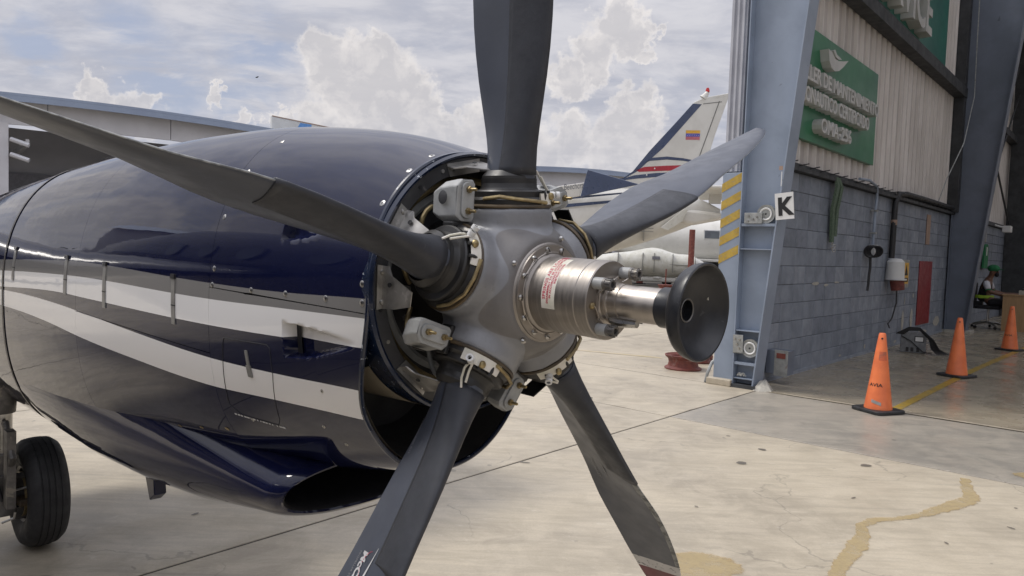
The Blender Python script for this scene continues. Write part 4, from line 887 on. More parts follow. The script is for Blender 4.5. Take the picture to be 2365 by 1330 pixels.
# ---- paint with stripes
def curve_node(n,val,pts):
    c=n.new('ShaderNodeFloatCurve'); n.put(c.inputs['Value'],n.math('DIVIDE',val,4.0)); cv=c.mapping.curves[0]
    c.mapping.use_clip=False
    pp=[(p[0]/4,p[1]+.5) for p in pts]
    cv.points[0].location=pp[0]; cv.points[1].location=pp[-1]
    for p in pp[1:-1]: cv.points.new(*p)
    for p in cv.points: p.handle_type='AUTO'
    c.mapping.update(); return n.math('SUBTRACT',c.outputs[0],.5)
m=bpy.data.materials.new('cowling_paint'); m.use_nodes=True; n=NT(m.node_tree); n.n.clear(); MATS['cowling_paint']=m
out=n.new('ShaderNodeOutputMaterial'); b=n.new('ShaderNodeBsdfPrincipled'); n.l.new(b.outputs[0],out.inputs[0])
oc=n.new('ShaderNodeTexCoord').outputs['Object']; X,Y,Z=n.sep(oc)
gt=curve_node(n,Y,[(0,-.027),(.11,-.030),(.43,-.045),(.73,-.051),(1.65,-.060),(2.15,-.083),(2.77,-.122),(4,-.20)])
w1=curve_node(n,Y,[(0,-.069),(.11,-.072),(.41,-.082),(.725,-.093),(1.63,-.111),(2.02,-.128),(2.74,-.170),(4,-.26)])
w1b=curve_node(n,Y,[(0,-.130),(.11,-.136),(.42,-.151),(.73,-.162),(1.63,-.182),(2.0,-.192),(2.73,-.241),(4,-.34)])
w2=curve_node(n,Y,[(0,-.236),(.19,-.238),(.44,-.246),(.74,-.251),(1.26,-.244),(1.65,-.237),(2.12,-.237),(2.72,-.256),(4,-.34)])
w2b=curve_node(n,Y,[(0,-.306),(.22,-.311),(.48,-.318),(.79,-.331),(1.3,-.332),(1.67,-.328),(2.13,-.318),(2.72,-.328),(4,-.40)])
lt=lambda a,bb: n.math('LESS_THAN',a,bb)
grey=n.math('MULTIPLY',lt(Z,gt),n.math('SUBTRACT',1,lt(Z,w1))); wh1=n.math('MULTIPLY',lt(Z,w1),n.math('SUBTRACT',1,lt(Z,w1b))); wh2=n.math('MULTIPLY',lt(Z,w2),n.math('SUBTRACT',1,lt(Z,w2b)))
nb=n.noise(oc,2.2,4,.6)
navy=n.mix(n.rng(nb,.3,.7),(.0045,.006,.026),(.0062,.0085,.035))
col=n.mix(grey,navy,(.21,.205,.20)); col=n.mix(wh1,col,(.79,.78,.77)); col=n.mix(wh2,col,(.79,.77,.75))
# light dust film low on the cowl
dust=n.math('MULTIPLY',n.rng(n.noise(oc,5,6,.65),.35,.75),.006); col=n.mix(dust,col,(.45,.40,.33))
n.l.new(col,b.inputs['Base Color']); b.inputs['Roughness'].default_value=.8; b.inputs['Specular IOR Level'].default_value=.0; b.inputs['IOR'].default_value=1.02
b.inputs['Coat Weight'].default_value=1; b.inputs['Coat IOR'].default_value=1.42
n.l.new(n.rng(n.noise(oc,9,5,.65),.3,.8,.015,.06),b.inputs['Coat Roughness'])
bn=n.new('ShaderNodeBump'); bn.inputs['Strength'].default_value=.35; bn.inputs['Distance'].default_value=.02
sm=n.mapping(oc,scale=(1,.8,1.6))
wav=n.math('MULTIPLY',n.noise(sm,3.1,3,.45),n.rng(Y,.5,2.2,.12,.42)); n.l.new(wav,bn.inputs['Height']); n.l.new(bn.outputs[0],b.inputs['Normal']); n.l.new(bn.outputs[0],b.inputs['Coat Normal'])
mat('cowl_edge_blue',(.007,.016,.045),(.006,.012,.032),rough=.25,scale=10,coat=.6,spots=(70,.66,(.55,.58,.62),.9))
mat('cowl_inside',(.02,.02,.022),rough=.7)
mat('bulkhead_grey',(.055,.055,.058),(.030,.030,.032),rough=.42,scale=9,spots=(26,.68,(.30,.28,.26),.5),coat=.2)
mat('dark_navy',(.010,.012,.04),(.008,.010,.03),rough=.3,coat=.6)
mat('latch_grey',(.27,.265,.25),(.20,.195,.185),rough=.35,scale=20,metal=.2)
mat('duct_grey',(.30,.265,.205),(.24,.21,.165),rough=.38,scale=3)
mat('sheet_metal',(.44,.43,.41),(.27,.26,.245),rough=.38,metal=.75,scale=16,spots=(22,.62,(.62,.60,.58),.6))
mat('hub_grey',(.155,.158,.165),(.125,.127,.132),rough=.36,scale=5,coat=.25,coat_rough=.3)
mat('cup_rubber',(.016,.017,.021),(.011,.012,.015),rough=.36,scale=14,spots=(40,.66,(.06,.06,.065),.5),bump=.05,bscale=70)
mat('dome_steel',(.37,.34,.31),(.31,.285,.26),rough=.46,metal=1,scale=6,stretch=(1,14,1))
mat('tube_steel',(.48,.44,.40),(.42,.385,.35),rough=.42,metal=1,scale=6,stretch=(1,10,1))
mat('blade_black',(.056,.065,.088),(.045,.052,.070),rough=.36,scale=7,bump=.03,bscale=30,coat=.08,coat_rough=.25,spots=(60,.74,(.12,.12,.13),.5))
mat('boot_black',(.036,.039,.048),(.027,.029,.036),rough=.50,scale=12,bump=.06,bscale=60,spots=(45,.70,(.10,.10,.10),.5))
mat('collar_black',(.016,.016,.017),(.024,.022,.02),rough=.42,scale=14)
mat('tip_white',(.62,.61,.60),(.52,.51,.50),rough=.4,scale=8,spots=(60,.60,(.08,.08,.09),.8))
mat('tip_red',(.16,.02,.03),(.12,.015,.02),rough=.4,scale=8)
mat('erosion',(.27,.275,.265),(.10,.103,.105),rough=.5,scale=45,lo=.38,hi=.60,detail=6)
mat('label_white',(.72,.68,.62),(.62,.60,.50),rough=.5,scale=30); mat('label_red',(.55,.04,.09),rough=.5)
mat('decal_grey',(.28,.28,.29),rough=.5); mat('decal_white',(.62,.62,.62),rough=.5); mat('gear_grey',(.16,.15,.14),(.09,.085,.08),rough=.45,metal=.3,scale=14,spots=(12,.62,(.30,.27,.22),.6))
mat('seal_brown',(.12,.085,.045),(.06,.045,.03),rough=.5,scale=20)
# ---- nacelle cross sections
KS=[.11,.3,.75,1.3,1.9,2.6,3.4,4.6]
PH=[.305,.322,.36,.385,.40,.41,.41,.38]; PT=[.305,.35,.40,.405,.385,.34,.275,.16]; PB=[.452,.500,.585,.66,.80,.92,.97,.90]; PC=[0,-.03,-.08,-.13,-.20,-.24,-.28,-.3]
def secp(s):
    return herm(s,KS,PH),herm(s,KS,PT),herm(s,KS,PB),herm(s,KS,PC)
NE=2.2
def NEl(s,lower): return 2.2+(.38*min(1,max(0,(s-.3)/.45)) if lower else 0)
def npt(s,th,inset=0,pp=None):
    hw,tp,bt,ce=pp or secp(s); c,sn=math.cos(th),math.sin(th)
    ne=NEl(s,c<0); u=(hw-inset)*math.copysign(abs(sn)**(2/ne),sn); w_=ce+((tp-ce-inset) if c>0 else (bt+ce-inset))*math.copysign(abs(c)**(2/ne),c)
    return Vector((u,s,w_))
def th_of_w(s,w_):
    hw,tp,bt,ce=secp(s)
    f=(w_-ce)/((tp-ce) if w_>ce else (bt+ce)); f=max(-1,min(1,f)); return math.acos(math.copysign(abs(f)**(NEl(s,f<0)/2),f))
def side_pt(s,w_,out=0):
    """point on the camera side (u<0) with its normal"""
    th=-th_of_w(s,w_); p=npt(s,th); q=npt(s+.01,th)-p; r_=npt(s,th-.01)-p; nn=q.cross(r_).normalized()
    if nn.x>0: nn=-nn
    return p+nn*out,nn
def sfront(th):
    """aft shift of the cowl front edge towards the chin intake; th measured from the top, 0..pi"""
    t=abs((th+PI)%(2*PI)-PI); k=min(1,max(0,(t-R(92))/R(38))); k=k*k*(3-2*k); return .11+.07*k
def ss(x,a,b_): t=min(1,max(0,(x-a)/(b_-a))); return t*t*(3-2*t)
def naca_depth(s,w_):
    if not .15<s<.4135: return 0
    hi=np.interp(s,[.15,.24,.33,.412],[-.130,-.1235,-.119,-.118]); lo=np.interp(s,[.15,.22,.30,.36,.412],[-.136,-.155,-.178,-.190,-.194])
    e=.005; a=ss(w_,lo-e,lo+e)*(1-ss(w_,hi-e,hi+e)); return .040*((s-.15)/.26)**1.1*a*(1-ss(s,.4095,.4135))
def naca2_depth(s,w_):
    if not .26<s<.4435: return 0
    lo=np.interp(s,[.26,.35,.442],[.107,.088,.080]); hi=np.interp(s,[.26,.35,.442],[.112,.135,.143]); e=.005
    return .03*((s-.26)/.18)*ss(w_,lo-e,lo+e)*(1-ss(w_,hi-e,hi+e))*(1-ss(s,.4395,.4435))
def panel(name,s0,s1,thf0,thf1,ns,nt,front=False,disp=None,th=.004):
    V=[];n_=nt+1
    for i in range(ns+1):
        f=i/ns; sb=s0+(s1-s0)*f; t0,t1=thf0(sb),thf1(sb)
        for j in range(n_):
            t=t0+(t1-t0)*j/nt; s_=s0+(s1-s0)*f
            if front: sf=sfront(t); s_=sf+(s1-sf)*f
            p=npt(s_,t)
            if disp and p.x<0:
                d=disp(s_,p.z)
                if d: p=Vector((p.x+d,p.y,p.z))
            V.append(tuple(p))
    F=[(i*n_+j,i*n_+j+1,(i+1)*n_+j+1,(i+1)*n_+j) for i in range(ns) for j in range(nt)]
    m_=MB().add(V,F); o=P_(m_,name,'cowling_paint',smooth=50,recalc=False)
    me_=o.data; sh=me_.attributes.get('sharp_edge') or me_.attributes.new('sharp_edge','BOOLEAN','EDGE'); bord=set(range(n_))|set(range(ns*n_,(ns+1)*n_))|{i*n_ for i in range(ns+1)}|{i*n_+nt for i in range(ns+1)}
    cnt={}
    for p in me_.polygons:
        for ek in p.edge_keys: cnt[ek]=cnt.get(ek,0)+1
    for e in me_.edges:
        if cnt.get(tuple(sorted(e.vertices)),0)==1: sh.data[e.index].value=True
    so_=o.modifiers.new('t','SOLIDIFY'); so_.thickness=th; so_.offset=-1
    return o
# check winding so that solidify goes inward
split=lambda s: th_of_w(s,-.062)
g_=.0016
gth=lambda s: .0007/secp(s)[0]
panel('upper_front_cowl',.11,.7447,lambda s:-split(s)+gth(s),lambda s:split(s)-gth(s),120,170,True,naca2_depth)
panel('lower_front_cowl',.11,.7447,lambda s:split(s)+gth(s),lambda s:2*PI-split(s)-gth(s),170,320,True,naca_depth)
sp2=lambda s: th_of_w(s,-.238)
panel('upper_middle_cowl',.7462,1.7492,lambda s:-sp2(s)+gth(s),lambda s:sp2(s)-gth(s),50,130)
panel('lower_middle_cowl',.7462,1.7492,lambda s:sp2(s)+gth(s),lambda s:2*PI-sp2(s)-gth(s),50,110)
panel('aft_cowl',1.7508,2.7525,lambda s:-PI,lambda s:PI,40,150)
panel('nacelle_tail',2.775,4.6,lambda s:-PI,lambda s:PI,40,110)
# dark liner under the seams
m_=MB(); m_.loft([[tuple(npt(s_,2*PI*j/90,.010)) for j in range(90)] for s_ in np.linspace(.47,4.5,40)]); P_(m_,'cowl_liner','cowl_inside',smooth=60)
# cover edge strip with rivets at the rear seam
m_=MB(); m_.loft([[tuple(npt(s_,2*PI*j/90,ins)) for j in range(90)] for s_,ins in((2.745,-.003),(2.765,-.004),(2.765,.004))]); o=P_(m_,'seam_strip','gear_grey',smooth=60)
# intake lip and cowl front edge
def lip_path(t0,t1,n_,ins=0,ds=0):
    o=[]
    for i in range(n_+1):
        t=t0+(t1-t0)*i/n_; s_=sfront(t); p=npt(s_,t,ins); o.append(Vector((p.x,p.y+ds,p.z)))
    return o
P_(MB().tube(lip_path(0,2*PI-2*PI/140,139,.004,.003),.0060,8,closed=True),'front_lip','cowl_edge_blue')
P_(MB().lathe([(.297,.10),(.302,.098),(.307,.105),(.307,.40),(.297,.40)],(0,0,0),(0,1,0),110),'spinner_ring_band','cowl_edge_blue')
# intake duct (kidney shaped, lofted aft)
def kid(s_,k,up_,inner):
    lo=[];n1=40
    for i in range(n1+1):
        t=R(112)+(R(248)-R(112))*i/n1; sf=max(s_,sfront(t)) if inner<.02 else s_; p=npt(sf,t,inner); lo.append(Vector((p.x*k,p.y if inner<.02 else s_,-.30+(p.z+.30)*k)))
    a1_=math.atan2(lo[-1].x,lo[-1].z); a0_=math.atan2(lo[0].x,lo[0].z)
    upv=[]
    for i in range(1,n1):
        # arc below ring from last (u<0) back to first (u>0) through the bottom of the ring
        aa=a1_+( (a0_-2*PI if a0_>a1_ else a0_)-a1_)*i/n1
        upv.append(Vector((up_*math.sin(aa),s_,up_*math.cos(aa))))
    return lo+upv
rings=[[tuple(p) for p in kid(.18,1,.309,.014)],[tuple(p) for p in kid(.24,.97,.312,.022)],[tuple(p) for p in kid(.34,.86,.318,.04)],[tuple(p) for p in kid(.46,.70,.325,.06)]]
m_=MB().loft(rings,cap1=True); kk=len(rings[0]); m_.m=[(1 if 2<=i%kk<=26 else 0) for i in range(len(m_.f)-1)]+[1]
P_(m_,'intake_duct',['duct_grey','cowl_inside'],smooth=60)
# curved splitter plate in the intake
m_=MB(); ring=[]
for s_,q in((.20,0),(.26,.01),(.36,.03)):
    ring.append([(-.262+.02*0+.30*i/16+q,s_+.02*(i/16),-.222-.125*math.sin(PI*.5*(1-abs(1-i/8)))**.8-.0*q) for i in range(17)])
# ---- bulkhead behind the propeller
bk=P_(MB().lathe([(.265,.113),(.297,.112),(.297,.12),(.292,.125),(.285,.185),(.10,.19),(.10,.19)],(0,0,0),(0,1,0),110),'bulkhead','bulkhead_grey')
P_(MB().lathe([(.262,.108),(.264,.106),(.294,.106),(.296,.109)],(0,0,0),(0,1,0),110),'bulkhead_flange','bulkhead_grey',bk)
P_(MB().lathe([(.0,.055),(.135,.055),(.15,.07),(.155,.185)],(0,0,0),(0,1,0),60),'gearbox_nose','collar_black',bk)
P_(MB().lathe([(.235,.150),(.243,.146),(.251,.150),(.243,.156),(.235,.15)],(0,0,0),(0,1,0),90),'brass_ring','brass',bk)
P_(MB().lathe([(.20,.178),(.21,.170),(.222,.178)],(0,0,0),(0,1,0),90),'inner_ring','cast_grey',bk)
pol=lambda rho,ang,s_:Vector((rho*math.sin(ang),s_,rho*math.cos(ang)))
for q,(a_,m__) in enumerate(((-75,'brass'),(-48,'brass'),(-118,'brass'),(-20,'brass'),(-150,'cast_grey'))):
    a_=R(a_); P_(MB().tube([pol(.205+.035*math.sin(PI*i/8),a_+R(28)*(i/8-.5),.10-.012*math.sin(PI*i/8)) for i in range(9)],.0055,8),'oil_pipe',m__,bk)
for i in range(24):
    a_=R(15*i+4); P_(MB().lathe([(.0,.0),(.0045,.0),(.0045,.003),(.0,.003)],pol(.280,a_,.1035),(0,1,0),8),'flange_hole' if i%2 else 'rivet','black_ink' if i%2 else 'sheet_metal',bk)
r=random.Random(6)
for i in range(9):   # heads and fittings
    a_=R(-160+22*i); P_(MB().cyl(pol(.185,a_,.16),pol(.185,a_,.13),.008,n=6),'stud','gear_grey',bk)
# spinner support brackets, sheet metal
def bracket(angd,wid=.095,f=.075,rr_=.291,flip=1,notch=True):
    a0_=R(angd); hw=wid/2/.29; m_=MB(); pts=[(-hw,.112),(hw,.112),(hw,.07),(hw*.82,.112-f),(hw*.10,.112-f-.006),(-hw*.55,.112-f*.45),(-hw,.085)] if flip>0 else [(-hw,.112),(hw,.112),(hw,.085),(hw*.55,.112-f*.45),(-hw*.10,.112-f-.006),(-hw*.82,.112-f),(-hw,.07)]
    k=len(pts); V=[tuple(pol(rr_-(.112-s_)*.22,a0_+t,s_)) for t,s_ in pts]+[tuple(pol(rr_-.0025-(.112-s_)*.22,a0_+t,s_)) for t,s_ in pts]
    m_.add(V,[tuple(range(k)),tuple(range(2*k-1,k-1,-1))]+[(i,(i+1)%k,k+(i+1)%k,k+i) for i in range(k)])
    # foot lying on the flange
    V=[tuple(pol(r_,a0_+t,.1045)) for t in(-hw,hw) for r_ in(.262,.292)]+[tuple(pol(r_,a0_+t,.102)) for t in(-hw,hw) for r_ in(.262,.292)]
    m_.add(V,[(0,1,3,2),(4,6,7,5),(0,4,5,1),(2,3,7,6),(0,2,6,4),(1,5,7,3)])
    o=P_(m_,'spinner_bracket','sheet_metal',smooth=0)
    for t in(-hw*.7,hw*.7):
        P_(MB().lathe([(.0,-.004),(.005,-.003),(.0065,.0),(0,.0)],pol(.277,a0_+t,.1018),(0,1,0),12),'screw_head','steel',o)
    P_(MB().cyl(pol(rr_-.004,a0_+hw*.15,.075),pol(rr_+.0005-.006,a0_+hw*.15,.0755),.005,n=10),'lightening_hole','black_ink',o)
    return o
bracket(-13,.10,.10,.288); bracket(-61,.075,.085,.272,-1); bracket(-91,.095,.085,.281,-1); bracket(-139,.10,.085,.285,-1); bracket(168,.08,.07,.285); bracket(38,.08,.07,.285)
# ---- hub (sockets merged into one casting)
mb=MB()
phi0=-4.3
for k in range(5):
    a_=R(phi0+72*k); d=Vector((math.sin(a_),0,math.cos(a_))); mb.cyl(d*.0,d*.182,.100,.096,n=40)
mb.lathe([(0,-.118),(.118,-.118),(.135,-.10),(.165,-.045),(.175,.0),(.165,.05),(.12,.09),(0,.09)],(0,0,0),(0,1,0),60)
me=bpy.data.meshes.new('h'); me.from_pydata(mb.v,[],mb.f); ob=bpy.data.objects.new('h',me); COL.objects.link(ob)
b_=bmesh.new(); b_.from_mesh(me); bmesh.ops.recalc_face_normals(b_,faces=b_.faces); b_.to_mesh(me); b_.free()
rm=ob.modifiers.new('r','REMESH'); rm.mode='VOXEL'; rm.voxel_size=.0042; sm_=ob.modifiers.new('s','SMOOTH'); sm_.iterations=22; sm_.factor=.6
dg=bpy.context.evaluated_depsgraph_get(); m2=bpy.data.meshes.new_from_object(ob.evaluated_get(dg)); bpy.data.objects.remove(ob); bpy.data.meshes.remove(me)
m2.name='propeller_hub'
# hub paint: lighter casting, darker sprayed area round the front face, brown tape mark
m=bpy.data.materials.new('hub_paint'); m.use_nodes=True; n=NT(m.node_tree); n.n.clear()
out=n.new('ShaderNodeOutputMaterial'); b=n.new('ShaderNodeBsdfPrincipled'); n.l.new(b.outputs[0],out.inputs[0])
oc=n.new('ShaderNodeTexCoord').outputs['Object']; X,Y,Z=n.sep(oc)
rad=n.math('SQRT',n.math('ADD',n.math('MULTIPLY',X,X),n.math('MULTIPLY',Z,Z)))
ang=n.math('ARCTAN2',X,Z); star=n.math('MULTIPLY',n.math('COSINE',n.math('MULTIPLY',n.math('SUBTRACT',ang,R(phi0+36)),5)),.018)
edge_=n.math('ADD',n.math('SUBTRACT',rad,star),n.math('MULTIPLY',n.noise(oc,7,2),.02))
dk=n.math('MULTIPLY',n.rng(edge_,.148,.151,1,0),n.math('LESS_THAN',Y,-.05))
nz=n.rng(n.noise(oc,9,5,.6),.3,.7)
c1=n.mix(nz,(.20,.203,.215),(.255,.26,.275)); c2=n.mix(nz,(.15,.143,.14),(.18,.172,.168)); col=n.mix(dk,c1,c2)
rings_=n.rng(n.noise(oc,60,4,.7),.62,.72); col=n.mix(n.math('MULTIPLY',rings_,.2),col,(.08,.07,.06))
n.l.new(col,b.inputs['Base Color']); n.l.new(n.mix(dk,(.36,.36,.36),(.46,.46,.46)),b.inputs['Roughness']); b.inputs['Metallic'].default_value=.15
bn=n.new('ShaderNodeBump'); bn.inputs['Strength'].default_value=.12; bn.inputs['Distance'].default_value=.004; n.l.new(n.noise(oc,130,3,.6),bn.inputs['Height']); n.l.new(bn.outputs[0],b.inputs['Normal'])
MATS['hub_paint']=m; m2.materials.clear(); m2.materials.append(m); m2.polygons.foreach_set('use_smooth',[True]*len(m2.polygons))
hub=bpy.data.objects.new('propeller_hub',m2); COL.objects.link(hub); hub.parent=ac; hub.location=(0,0,HC)
for a_,r_ in((16,.122),(-60,.125),(-146,.122),(88,.122)):
    P_(MB().lathe([(0,-.006),(.004,-.005),(.0065,0),(0,0)],pol(r_,R(a_),-.1175),(0,1,0),12),'hub_screw','steel',hub)
# ---- feathering spring dome
dm=P_(MB().lathe([(.0,-.112),(.108,-.112),(.109,-.117),(.106,-.121),(.1045,-.1215),(.1035,-.126),(.086,-.127),(.084,-.131),(.0795,-.134),(.0795,-.252),(.0780,-.2535),(.0780,-.2565),(.0800,-.258),(.0800,-.283),(.0785,-.2855),(.0,-.2856)],(0,0,0),(0,1,0),96),'spring_dome','dome_steel',smooth=25)
def screw(p,rr_,par,m='steel',slot=True,h=.006,ax=(0,1,0),name='flange_screw'):
    ax=Vector(ax); o=P_(MB().lathe([(.0,-h),(rr_*.55,-h*.92),(rr_*.9,-h*.6),(rr_,-h*.15),(rr_,0),(0,0)],p,ax,14),name,m,par)
    return o
bolts=[pol(.0945,R(-150+27.7*i),-.1255) for i in range(13)]
for i,p in enumerate(bolts):
    screw(p,.0068,dm)
    P_(MB().box(-.006,.006,-.0005,.0005,-.0008,.0008,X=Matrix.Translation(p+Vector((0,-.0061,0)))@Matrix.Rotation(R(47*i),4,'Y')),'screw_slot','black_ink',dm,smooth=0)
# safety wire between screws
m_=MB()
for i in range(12):
    p,q=bolts[i]+Vector((0,-.004,0)),bolts[i+1]+Vector((0,-.004,0)); 
    if i%3!=2: m_.tube([p,(p+q)/2*(1.0 if i%2 else .93)+Vector((0,-.001 if i%2 else -.003,0)),q],.0011,5)
m_.lathe([(.0875,-.1285),(.0888,-.1275),(.0875,-.1268)],(0,0,0),(0,1,0),80)
P_(m_,'safety_wire','tube_steel',dm)
# warning label wrapped round the dome
def onb(rad_,s_,ang_): return pol(rad_,ang_,s_)
L0,L1=R(-108),R(-18); m_=MB(); n_=40; V=[]
for s_ in(-.170,-.205): V+= [tuple(onb(.0797,s_,L0+(L1-L0)*i/n_)) for i in range(n_+1)]
m_.add(V,[(i,i+1,n_+2+i,n_+1+i) for i in range(n_)]); lb=P_(m_,'warning_label','label_white',dm,smooth=60,recalc=False)
def lab(txt,sz,soff,astart,m='label_red',nar=1,bold=.0003):
    def fn(a,b__,c): return tuple(onb(.0799,-.170-soff+b__,L0+astart+a/.0799))
    P_(text_mb(txt,sz,0,fn=fn,bold=bold,narrow=nar,spacing=1.1),'label_text',m,dm,smooth=0,recalc=False)
lab('SPRINGS ARE LOADED',.0108,.0105,R(14)); lab('DISASSEMBLY TO BE ACCOMPLISHED',.0066,.0180,R(8),nar=1.05); lab('IN ACCORDANCE WITH',.0066,.0248,R(16)); lab('INSTRUCTIONS',.0066,.0315,R(38))
# stand-offs with castellated nuts
for a_ in(30,-56,-148,120):
    p=pol(.0645,R(a_),-.285); q=p+Vector((0,-.024,0)); st_=P_(MB().lathe([(.0,-.024),(.0115,-.024),(.0120,-.0235),(.0120,0),(0,0)],p,(0,1,0),24),'standoff','cast_grey',dm)
    m_=MB().lathe([(.0,-.016),(.006,-.016),(.0065,-.019),(.0095,-.019),(.0108,-.0175),(.0108,-.006),(.0122,-.005),(.0122,0),(0,0)],q,(0,1,0),24)
    for k in range(10): 
        t=2*PI*k/10; c_=q+Vector((.0108*math.sin(t),-.012,.0108*math.cos(t))); m_.box(-.0014,.0014,-.006,.005,-.0012,.0016,X=Matrix.Translation(c_)@Matrix.Rotation(t,4,'Y'))
    P_(m_,'castle_nut','gear_grey',dm,smooth=30)
    P_(MB().lathe([(0,-.0001),(.0052,-.0001),(.0052,.008),(0,.008)],q+Vector((0,-.0165,0)),(0,1,0),12),'socket_recess','black_ink',dm)
screw(pol(.0605,R(-98),-.2857),.0072,dm,'brass',name='brass_plug'); P_(MB().cyl(pol(.046,R(-112),-.2853),pol(.046,R(-112),-.2862),.0045,n=12),'vent_hole','black_ink',dm)
m_=MB(); A_=[pol(.0605,R(-98),-.293),pol(.05,R(-120),-.290),pol(.053,R(-132),-.288),pol(.0645,R(-148),-.318)]
m_.tube(A_,.0012,5); B_=[pol(.0645,R(-56),-.318),pol(.049,R(-70),-.292),pol(.05,R(-120),-.290)]; m_.tube(B_,.0012,5); m_.tube([pol(.0645,R(30),-.318),pol(.045,R(28),-.30),pol(.037,R(20),-.29)],.0014,5)
m_.tube([pol(.0645,R(-56),-.322),pol(.052,R(-30),-.312),pol(.05,R(0),-.300),pol(.04,R(8),-.295)],.0014,5)
P_(m_,'lock_wire','tube_steel',dm)
tb=P_(MB().lathe([(.0,-.284),(.050,-.284),(.0505,-.289),(.0455,-.290),(.0435,-.292),(.0430,-.299),(.0375,-.300),(.0365,-.302),(.0365,-.322),(.0350,-.3225),(.0350,-.425),(0,-.425)],(0,0,0),(0,1,0),72),'actuator_tube','tube_steel',smooth=25)
P_(MB().lathe([(.0368,-.292),(.0385,-.291),(.0395,-.295),(.0385,-.300),(.0368,-.2995)],(0,0,0),(0,1,0),60,a0=0,a1=2*PI),'seal_bead','label_white',tb)
P_(MB().tube([pol(.037,R(200),-.30),pol(.040,R(198),-.32),pol(.039,R(196),-.36)],[.010,.011,.008],10),'side_fitting','steel',tb)
# black rubber cup
P_(MB().lathe([(.0,-.405),(.0345,-.405),(.0385,-.409),(.0385,-.4485),(.040,-.4505),(.058,-.4520),(.0710,-.4555),(.0815,-.4640),(.0875,-.4740),(.0908,-.4885),(.0905,-.4925),(.0885,-.4945),(.0855,-.4935),(.0825,-.4885),(.0740,-.4750),(.060,-.4650),(.042,-.4590),(.0215,-.4570),(.0205,-.4565),(.0205,-.440),(.0,-.440)],(0,0,0),(0,1,0),96),'rubber_cup','cup_rubber',smooth=40)
bpy.data.objects['rubber_cup'].location=(0,-.002,HC)
P_(MB().lathe([(.0195,-.4575),(.0215,-.4590),(.023,-.4577)],(0,0,0),(0,1,0),40),'cup_ring','gear_grey',bpy.data.objects['rubber_cup'])
P_(MB().cyl(pol(.062,R(70),-.4640),pol(.062,R(70),-.4668),.003,n=10),'cup_hole','chip_paint',bpy.data.objects['rubber_cup'])
# ---- blades (prototype points straight up: z = span, -y = forward, x = rotation side)
BR=[.205,.235,.27,.31,.36,.41,.46,.52,.58,.64,.66,.70,.76,.82,.88,.94,1.0,1.06,1.115,1.17,1.215,1.255,1.29,1.32,1.342,1.355]
BC=[.118,.114,.118,.128,.145,.162,.178,.192,.201,.207,.2075,.208,.207,.205,.201,.195,.187,.177,.165,.148,.130,.107,.083,.056,.028,.006]
BTk=[.112,.104,.088,.070,.054,.044,.037,.031,.027,.0235,.0225,.021,.019,.0175,.016,.0145,.013,.0115,.0105,.0095,.0085,.0075,.006,.005,.004,.003]
BBt=[6,6,6,6,7,8,9,10,10.5,10,9.5,8,4,.5,-1,-2,-3,-4,-5,-6,-7,-7.5,-8,-8,-8,-8]
def bsec(r_):
    c=float(np.interp(r_,BR,BC)); t=float(np.interp(r_,BR,BTk)); be=R(float(np.interp(r_,BR,BBt))); round_=1-ss(r_,.22,.42)
    xo=-.30*max(0,.207-c)*ss(r_,.75,1.1)+ .004
    return c,t,be,round_,xo
def bpt(r_,q,off=0):
    """q: angle round the section, 0 = leading edge, pi = trailing edge, +y side for 0<q<pi"""
    c,t,be,ro,xo=bsec(r_); x=.5*c*math.cos(q); k=(1-(1-ro)*.0); shp=(.5+.5*math.cos(q))**.45*1.12+.02; y=.5*t*math.sin(q)*(ro+(1-ro)*shp)
    cam_=.022*c*(1-(2*x/c)**2)*(1-ro); y-=cam_
    x+=xo
    if off: y+=off*(1 if math.sin(q)>=0 else -1); x+=off*math.cos(q)
    # chord dir = cosb*(0,-1) + sinb*(x) ; normal = cosb*x + sinb*(+y)
    return Vector((math.sin(be)*x+math.cos(be)*y, -math.cos(be)*x+math.sin(be)*y, r_))
NQ=56
rads=[]
for i in range(len(BR)-1):
    k=2 if BR[i+1]-BR[i]>.035 else 1
    rads+=[BR[i]+(BR[i+1]-BR[i])*j/k for j in range(k)]
rads.append(BR[-1])
